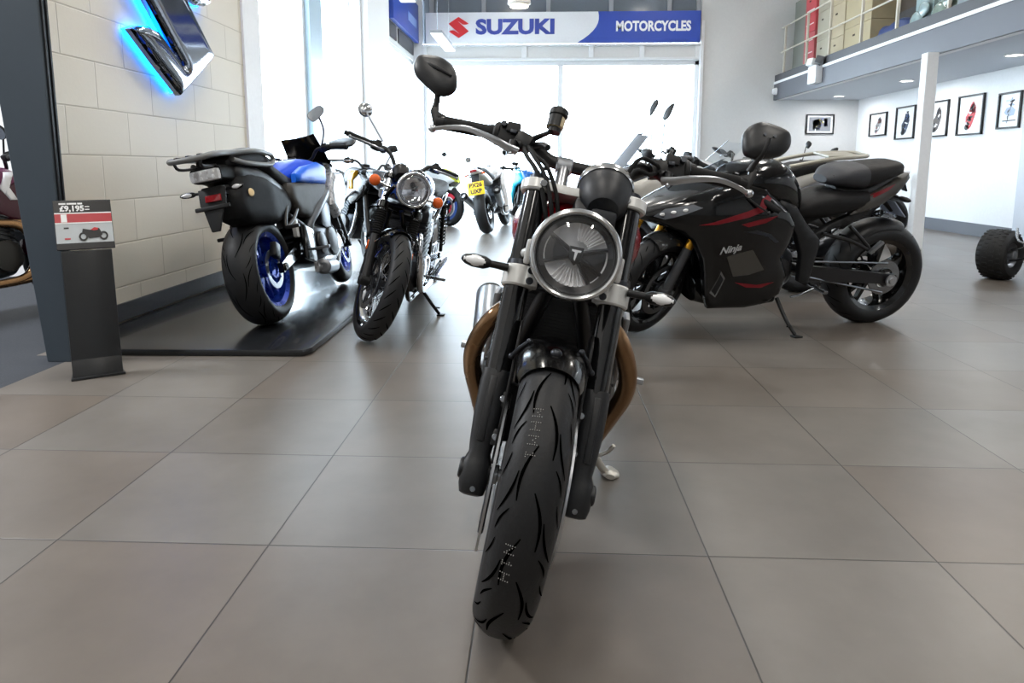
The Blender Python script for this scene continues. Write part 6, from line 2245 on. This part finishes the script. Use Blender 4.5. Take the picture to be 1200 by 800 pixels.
def other_bike(label, loc, hd, body='d8dade', accent='22252a', tank=None, fork=SATIN, wheel_m=SATIN, screen=None, guards=False, mirrors='tall', fairing=False, steer=0, lean=9,
               tall=False, crash=False, round_lamp=False, group=None, two_pipes=False, plate=None, rack=False, seat=LEATH, style='cast', stripe=None, disc=None, mirror_sides=(1, -1), scale=1.08, mirror_up=0.33, mirror_size=(0.06, 0.045), mirror_fwd=0.0):
    bk = Bike('motorcycle', label, (loc[0], loc[1], 0.0), hd, lean, scale, 0.31, 25, 0.035, steer, 1.46, 0.315, group)
    up = 0.06 if tall else 0.0
    B_, A_ = paint(body), paint(accent)
    w = wheel(bk, bk.FK, 'front_wheel', 0.31, 0.115, 0.225, style, 5, wheel_m, (0.07, -0.07), 0.15, tyre_seg=40)
    wheel(bk, bk.RW, 'rear_wheel', 0.315, 0.17, 0.218, style, 5, wheel_m, (-0.08,), 0.11, tyre_seg=40, sprocket=True)
    if disc:
        for s in (1, -1):
            for i, c in enumerate(disc):
                mb = bk.F()
                mb.lathe([(0.05 + 0.055 * (i % 3), s * 0.045), (0.05 + 0.055 * (i % 3 + 1), s * 0.045)], (0, 0, 0), (0, 1, 0), 10, a0=radians(120 * (i // 3)), a1=radians(120 * (i // 3) + 100))
                bk.part(mb, 'wheel_graphic', mat('wheel_print_' + c, c, 0.4), w, ang=0)
    fork_legs(bk, 0.103, -0.02, 0.27, 0.66 + up, 0.026, 0.024, SATIN, fork)
    clamps(bk, 0.103, 0.46, 0.64 + up, 0.034, GUN, GUN)
    mudguard(bk, 0.327, 0.145, -55, 42, B_ if not tall else A_)
    z = up
    mb = MB()
    mb.loft([(-0.26, 0.83 + z, 0.07, 0.05, 0.06), (-0.34, 0.85 + z, 0.14, 0.09, 0.10, 2.4), (-0.50, 0.86 + z, 0.175, 0.11, 0.12, 2.4), (-0.66, 0.84 + z, 0.15, 0.10, 0.11, 2.4), (-0.80, 0.80 + z, 0.09, 0.05, 0.07, 2.4)], 24, 4)
    tk = bk.part(mb, 'fuel_tank', paint(tank or body))
    if stripe:
        for col, dx in stripe:
            pn = Panel([(-0.36 + dx, 0.90 + z), (-0.42 + dx, 0.90 + z), (-0.47 + dx, 0.80 + z), (-0.42 + dx, 0.72 + z), (-0.37 + dx, 0.72 + z), (-0.41 + dx, 0.80 + z)], 0.172, 0.012, 0.02)
            for s in (1, -1):
                mb = MB()
                pn.mesh(mb, s)
                bk.part(mb, 'tank_stripe', paint(col), tk)
    mb = MB()
    mb.cyl((-0.48, 0, 0.965 + z), (-0.48, 0, 0.985 + z), 0.045, 20, 0.004)
    bk.part(mb, 'filler_cap', SATIN, tk)
    mb = MB()
    mb.loft([(-0.74, 0.80 + z, 0.10, 0.03, 0.05, 3), (-0.90, 0.80 + z, 0.14, 0.045, 0.06, 3), (-1.12, 0.83 + z, 0.14, 0.045, 0.05, 3), (-1.30, 0.89 + z, 0.12, 0.05, 0.05, 3), (-1.50, 0.92 + z, 0.09, 0.035, 0.04, 3)], 24, 4)
    bk.part(mb, 'seat', seat)
    mb = MB()
    mb.loft([(-0.95, 0.74 + z, 0.11, 0.05, 0.07, 3), (-1.20, 0.79 + z, 0.12, 0.06, 0.08, 3), (-1.45, 0.86 + z, 0.10, 0.05, 0.06, 3), (-1.66, 0.91 + z, 0.06, 0.03, 0.03, 3)], 20, 4)
    tail = bk.part(mb, 'tail_unit', B_)
    mb = MB()
    mb.box((-1.66, 0, 0.905 + z), (0.03, 0.10, 0.035), None, 0.01)
    bk.part(mb, 'tail_light', REDLENS, tail)
    mb = MB()
    mb.prism([(-0.06, 0), (0.06, 0), (0.05, 0.20), (-0.05, 0.20)], (-1.60, 0, 0.86 + z), (0, 1, 0), Vector((-0.45, 0, -1)), 0.014, 0.004)
    hg = bk.part(mb, 'plate_hanger', PLAST)
    if plate:
        pu, pr_ = Vector((0.30, 0, 1)).normalized(), Vector((0, -1, 0))
        pc_ = Vector((-1.70, 0, 0.66 + z))
        mb = MB()
        mb.prism([(-0.12, -0.095), (0.12, -0.095), (0.12, 0.095), (-0.12, 0.095)], pc_, pr_, pu, 0.006, 0.001)
        p = bk.part(mb, 'number_plate', mat('plate_yellow', 'f2c414', 0.4), hg)
        mb = MB()
        n = pr_.cross(pu)
        put_text(mb, plate[0], pc_ + pu * 0.045 + n * 0.005, pr_, pu, 0.085, 0.002, 0.003, sx=1.0)
        put_text(mb, plate[1], pc_ - pu * 0.045 + n * 0.005, pr_, pu, 0.085, 0.002, 0.003, sx=1.0)
        bk.part(mb, 'plate_lettering', mat('plate_black', '18181a', 0.5), p, ang=0)
    if rack:
        mb = MB()
        mb.tube([(-1.20, -0.13, 0.93 + z), (-1.50, -0.14, 0.985 + z), (-1.78, -0.10, 1.0 + z), (-1.80, 0.0, 1.0 + z), (-1.78, 0.10, 1.0 + z), (-1.50, 0.14, 0.985 + z), (-1.20, 0.13, 0.93 + z)], 0.014, 10, 4)
        mb.box((-1.62, 0, 0.995 + z), (0.26, 0.22, 0.022), None, 0.008)
        bk.part(mb, 'luggage_rack', mat('rack_beige', 'a9a79c', 0.4, metal=0.3))
    engine(bk, -0.62, 0.38, 0.46, 0.28, 0.36, GUN, SATIN, fins=not fairing, cyl_tilt=15, top=0.28)
    mb = MB()
    mb.box((-0.30, 0, 0.58), (0.03, 0.26, 0.26), (0, -0.25, 0), 0.008)
    bk.part(mb, 'radiator', SATIN)
    for s in (1, -1):
        tubes_part(bk, 'frame_spar', [([(-0.19, s * 0.04, 0.82), (-0.40, s * 0.13, 0.74), (-0.75, s * 0.15, 0.62), (-0.90, s * 0.12, 0.42)], [0.024] * 4)], 0.024, SATIN)
        if fairing:
            pn = Panel([(0.10, 0.72 + z), (-0.05, 0.82 + z), (-0.28, 0.88 + z), (-0.55, 0.80 + z), (-0.66, 0.66), (-0.64, 0.42), (-0.72, 0.24), (-0.30, 0.22), (-0.24, 0.42), (-0.18, 0.58), (0.0, 0.66)],
                       lambda x, zz: max(0.04, 0.20 - 0.45 * max(0.0, x + 0.2) ** 1.2), 0.03, 0.07, 0.05)
        else:
            pn = Panel([(-0.02, 0.80 + z), (-0.25, 0.88 + z), (-0.50, 0.80 + z), (-0.56, 0.66), (-0.38, 0.56), (-0.16, 0.66)], 0.14, 0.03, 0.05, 0.05)
        mb = MB()
        pn.mesh(mb, s)
        f = bk.part(mb, 'side_fairing', B_)
        if fairing:
            badge(bk, pn, [(-0.20, 0.62), (-0.52, 0.72), (-0.58, 0.62), (-0.30, 0.50)], s, A_, 'fairing_panel', f)
        tubes_part(bk, 'pillion_bracket', [[(-0.95, s * 0.13, 0.62), (-1.15, s * 0.16, 0.54), (-1.20, s * 0.20, 0.53)]], 0.011, SATIN)
    mb = MB()
    mb.loft([(0.12, 0.74 + z, 0.04, 0.03, 0.04, 2.6), (0.05, 0.78 + z, 0.10, 0.07, 0.07, 2.6), (-0.10, 0.85 + z, 0.13, 0.07, 0.10, 2.6), (-0.22, 0.88 + z, 0.11, 0.05, 0.08, 2.6)], 20, 3)
    if round_lamp:
        round_headlight(bk, (0.16, 0, 0.52), 0.09, (0.94, 0, -0.3))
    else:
        nose = bk.part(mb, 'front_cowl', A_)
        mb = MB()
        mb.ball((0.085, 0, 0.76 + z), (0.03, 0.075, 0.03), 14, 8)
        bk.part(mb, 'headlight', mat('headlight_glass_dark', '5d6167', 0.06, coat=0.8), nose)
    if screen:
        mb = MB()
        vs, fs = [], []
        H_ = screen[1]
        for i in range(6):
            t = i / 5
            for j in range(11):
                a = -1 + 2 * j / 10
                vs.append((0.0 - 0.26 * t - 0.09 * a * a, a * (0.16 - 0.04 * t), 0.88 + z + H_ * t))
        for i in range(5):
            for j in range(10):
                fs.append([i * 11 + j, i * 11 + j + 1, (i + 1) * 11 + j + 1, (i + 1) * 11 + j])
        mb.add(vs, fs)
        bk.part(mb, 'windscreen', screen[0])
    u1 = 0.70 + up
    handlebar(bk, [(-0.05, 0, u1), (-0.05, 0.07, u1 + 0.01), (-0.07, 0.14, u1 + 0.09), (-0.12, 0.24, u1 + 0.10), (-0.18, 0.385, u1 + 0.10)] if not fairing else [(-0.02, 0.10, 0.66), (-0.06, 0.16, 0.70), (-0.11, 0.26, 0.69), (-0.16, 0.36, 0.68)],
              0.0115, (0.25, 0.375) if not fairing else (0.235, 0.35), guards=SATIN if guards else None)
    for s in mirror_sides:
        if mirrors == 'tall':
            stalk_mirror(bk, (-0.10, s * 0.19, u1 + 0.11), (-0.12 + mirror_fwd, s * 0.30, u1 + mirror_up), mirror_size[0], mirror_size[1], m=PLAST, tilt=s * 0.35)
        elif mirrors == 'round':
            stalk_mirror(bk, (-0.10, s * 0.19, u1 + 0.11), (-0.12, s * 0.30, u1 + 0.26), 0.05, 0.05, m=PLAST, round_=True)
        elif mirrors == 'cowl':
            stalk_mirror(bk, (0.02, s * 0.10, 0.86 + z), (-0.04, s * 0.26, 0.97 + z), 0.06, 0.036, xf='bike')
    swingarm(bk, (-0.90, 0.38), 0.115, SATIN)
    mudguard(bk, 0.335, 0.16, -25, 50, SATIN, xf=bk.RW, name='rear_hugger')
    sides = (1, -1) if two_pipes else (-1,)
    for s in sides:
        silencer(bk, (-1.0, s * 0.18, 0.36), (-1.50, s * 0.25, 0.60), 0.058, ALU, SATIN)
        tubes_part(bk, 'exhaust_header', [([(-0.38, s * 0.08, 0.55), (-0.28, s * 0.12, 0.48), (-0.30, s * 0.14, 0.30), (-0.50, s * 0.14, 0.20), (-0.85, s * 0.15, 0.24), (-1.02, s * 0.18, 0.37)], [0.022] * 6)], 0.022, STEEL)
    if crash:
        for s in (1, -1):
            tubes_part(bk, 'crash_bar', [[(-0.28, s * 0.12, 0.72), (-0.26, s * 0.24, 0.64), (-0.36, s * 0.26, 0.46), (-0.50, s * 0.20, 0.30)], [(-0.26, s * 0.24, 0.64), (-0.50, s * 0.24, 0.66), (-0.66, s * 0.16, 0.60)]], 0.013, STEEL)
    footpegs(bk, -0.94, 0.22, 0.33, STEEL)
    side_stand(bk, (-0.74, 0.13, 0.22), (-0.78, 0.275, 0.055))
    for s in (1, -1):
        indicator(bk, (-1.56, s * 0.04, 0.86 + z), (-1.60, s * 0.16, 0.86 + z), ORANGE, xf='bike', face=(-1, 0, 0))
    return bk


CLEAR_SCREEN = glass('clear_screen_glass', (0.9, 0.93, 0.95), 0.18)
SMOKE = glass('smoked_screen_glass', (0.25, 0.26, 0.28), 0.1)
GOLD2 = GOLD
other_bike('tall white adventure motorcycle with gold fork and luggage rack behind the black faired one', (0.58, 5.62), 188, 'd5d4ce', '5c6068', tank='c9ccd0', fork=GOLD2, tall=True, rack=True, mirrors='none', steer=4)
other_bike('tall grey adventure motorcycle with two high mirrors against the far window', (0.69, 7.6), 184, '74787f', '6a6e76', screen=(mat('grey_flyscreen', '777b82', 0.3, coat=0.3), 0.34), guards=True, tall=True, mirrors='tall', mirror_up=0.53, mirror_size=(0.09, 0.09), mirror_fwd=0.20)
other_bike('grey touring motorcycle with clear windscreen and hand guards, second row behind the faired one', (1.38, 6.65), 202, '8e9298', '3a3d42', screen=(CLEAR_SCREEN, 0.24), guards=True, tall=True, mirrors='cowl')
other_bike('dark motorcycle with two black mirrors before the picture wall', (2.95, 9.3), 187, 'dfe1e3', '2c2e33', mirrors='tall', round_lamp=True)
other_bike('pale silver motorcycle backlit by the far window, in line behind the touring one', (1.95, 9.6), 205, 'c2c7cc', '7f868d', fairing=True, mirrors='cowl', screen=(SMOKE, 0.12))
other_bike('white motorcycle at the back of the row behind the pale silver one', (2.3, 11.7), 205, 'dfe4e8', '9aa3ac', fairing=True, mirrors='cowl', screen=(CLEAR_SCREEN, 0.14))
other_bike('black motorcycle with orange and yellow tank stripe and crash bars behind the blue one', (-1.72, 7.0), -52, '17181b', '202226', tank='121316', stripe=(('e07a1e', 0.0), ('d8a21e', 0.05)), crash=True, mirrors='tall', mirror_sides=(1,), tall=False)
other_bike('white sports motorcycle with yellow number plate seen from behind', (-0.64, 12.3), 83, 'eceef0', '262a5c', fairing=True, two_pipes=True, plate=('PX26', 'UXP'), mirrors='round', lean=11, screen=(CLEAR_SCREEN, 0.14))
other_bike('motorcycle with red, white and blue patterned wheel behind the classic twin', (-1.62, 12.0), -32, 'd9dde0', 'c8d23a', disc=('c8283c', 'eef0f4', '2c4a8c', 'eef0f4', 'c8283c', '2c4a8c', '2c4a8c', 'eef0f4', 'c8283c'), mirrors='tall', mirror_sides=(1,), fairing=True, steer=-10)
other_bike('cyan blue sports motorcycle at the far window behind the red roadster', (-0.40, 13.2), -82, '2fb4d8', '1f5fa8', fairing=True, mirrors='cowl', screen=(CLEAR_SCREEN, 0.12))
other_bike('purple motorcycle with bronze exhaust pipes in the carpeted room beyond the steel post', (-3.62, 5.15), 75, '3a1626', '15161a', tank='5e1d48', stripe=(('d9dbe2', -0.02),), mirrors='round', round_lamp=True, crash=False)
# bronze front pipes of the purple one stand out: add its header pair
for o_ in [o for o in bpy.data.objects if o.get('label', '').startswith('purple motorcycle')]:
    for k in (0.0, 0.09):
        mb = MB()
        mb.tube([(-0.55, -0.15, 0.58), (-0.44 + k, -0.20, 0.55), (-0.385 + k, -0.22, 0.44), (-0.40 + k, -0.22, 0.31), (-0.50 + k, -0.20, 0.21), (-0.86, -0.19, 0.20)], 0.027, 14, 6)
        mb.build('exhaust_header', BRONZE, o_)

# ================================================================== QUAD AT THE EDGE OF THE PICTURE
QN, QF = Vector((0.55, -0.835, 0)).normalized(), Vector((0.835, 0.55, 0)).normalized()
q = thing('quad_bike', 'quad bike with fat black tyre cut off by the picture edge near the picture wall', 'quad bike', None, (4.26, 6.60, 0.0), (0, 0, math.atan2(QN.y, QN.x)), 0.90)
# local x: across the quad, away from the visible wheel; local y: along the quad
QT = mat('quad_tyre', '141516', 0.7, bump=0.3, bscale=80)
for wx in (0.0, 0.92):
    for wy in (0.0, 1.22):
        s = 1 if wx == 0 else -1
        mb = MB()
        prof = [(0.125, -0.115), (0.16, -0.135), (0.21, -0.135), (0.243, -0.105), (0.255, -0.05), (0.257, 0), (0.255, 0.05), (0.243, 0.105), (0.21, 0.135), (0.16, 0.135), (0.125, 0.115), (0.11, 0)]
        mb.lathe(prof, (wx, wy, 0.257), (1, 0, 0), 48, closed=True)
        for k in range(30):
            a = 2 * pi * k / 30
            for off in (-0.09, -0.03, 0.03, 0.09):
                a2 = a + (0.1 if off in (-0.09, 0.03) else 0)
                r_ = 0.257 if abs(off) < 0.05 else 0.249
                mb.box((wx + off, wy + r_ * sin(a2), 0.257 + r_ * cos(a2)), (0.04, 0.02, 0.007), (-a2, 0, 0))
        w = mb.build('quad_tyre', QT, q, 40)
        mb = MB()
        mb.lathe([(0.128, -0.11), (0.132, -0.118), (0.118, -0.105), (0.10, -0.02), (0.06, 0.02), (0.03, 0.02), (0.03, 0.03), (0, 0.03)], (wx, wy, 0.257), (-s, 0, 0), 32)
        mb.build('wheel_rim', ALUD, w)
        mb = MB()
        mb.cyl((wx + s * 0.02, wy, 0.257), (wx + s * 0.14, wy, 0.257), 0.045, 18, 0.004)
        mb.build('brake_drum', ALU, w)
        mb = MB()
        mb.tube([(wx + s * 0.10, wy, 0.20), (0.46 - s * 0.14, wy - 0.05, 0.26)], 0.014, 8, 1)
        mb.tube([(wx + s * 0.10, wy, 0.20), (0.46 - s * 0.14, wy + 0.16, 0.26)], 0.014, 8, 1)
        mb.tube([(wx + s * 0.10, wy, 0.31), (0.46 - s * 0.14, wy, 0.40)], 0.012, 8, 1)
        mb.build('suspension_arm', STEEL, q)
mb = MB()
for x in (0.32, 0.60):
    mb.tube([(x, -0.25, 0.40), (x, 0.1, 0.24), (x, 1.1, 0.24), (x, 1.45, 0.42), (x, 1.1, 0.62), (x, 0.2, 0.64), (x, -0.25, 0.40)], 0.016, 8, 3)
mb.build('frame', STEEL, q)
mb = MB()
mb.loft([(0.0, 0.70, 0.13, 0.04, 0.06, 3), (0.3, 0.72, 0.14, 0.05, 0.06, 3), (0.65, 0.70, 0.12, 0.04, 0.06, 3)], 16, 3, axis='y')
for i in range(len(mb.v)):
    mb.v[i] = Vector((mb.v[i].y + 0.46 if False else mb.v[i].x + 0.46, mb.v[i].y, mb.v[i].z))
mb.build('seat', LEATH, q)
for wy, n in ((0.0, 'rear_fender'), (1.22, 'front_fender')):
    for wx, s in ((0.02, -1), (0.90, 1)):
        mb = MB()
        a = [radians(-70 + 140 * i / 12) for i in range(13)]
        vs = []
        for t in a:
            for xx in (wx - 0.11, wx + 0.11):
                vs.append((xx, wy + 0.36 * sin(t), 0.30 + 0.36 * cos(t)))
        k = len(vs)
        vs += [(p[0], wy + (p[1] - wy) * 0.98, 0.30 + (p[2] - 0.30) * 0.98) for p in vs]
        fs = []
        for i in range(12):
            fs += [[2 * i, 2 * i + 1, 2 * i + 3, 2 * i + 2], [k + 2 * i, k + 2 * i + 2, k + 2 * i + 3, k + 2 * i + 1]]
        mb.add(vs, fs)
        if not (wx < 0.5 and wy < 0.5):
            mb.build(n, paint('b8bcc2'), q)
mb = MB()
mb.box((0.46, 0.62, 0.42), (0.22, 0.40, 0.30), None, 0.05)
mb.build('engine', GUN, q)
mb = MB()
mb.tube([(0.12, 0.86, 0.98), (0.30, 0.95, 0.99), (0.46, 0.98, 0.92), (0.62, 0.95, 0.99), (0.80, 0.86, 0.98)], 0.012, 10, 4)
mb.tube([(0.46, 1.0, 0.92), (0.46, 1.12, 0.55)], 0.02, 10, 1)
mb.build('handlebar', SATIN, q)
mb = MB()
mb.tube([(0.26, -0.30, 0.56), (0.30, -0.34, 0.44), (0.46, -0.36, 0.42), (0.62, -0.34, 0.44), (0.66, -0.30, 0.56)], 0.013, 10, 4)
mb.build('rear_grab_bar', STEEL, q)
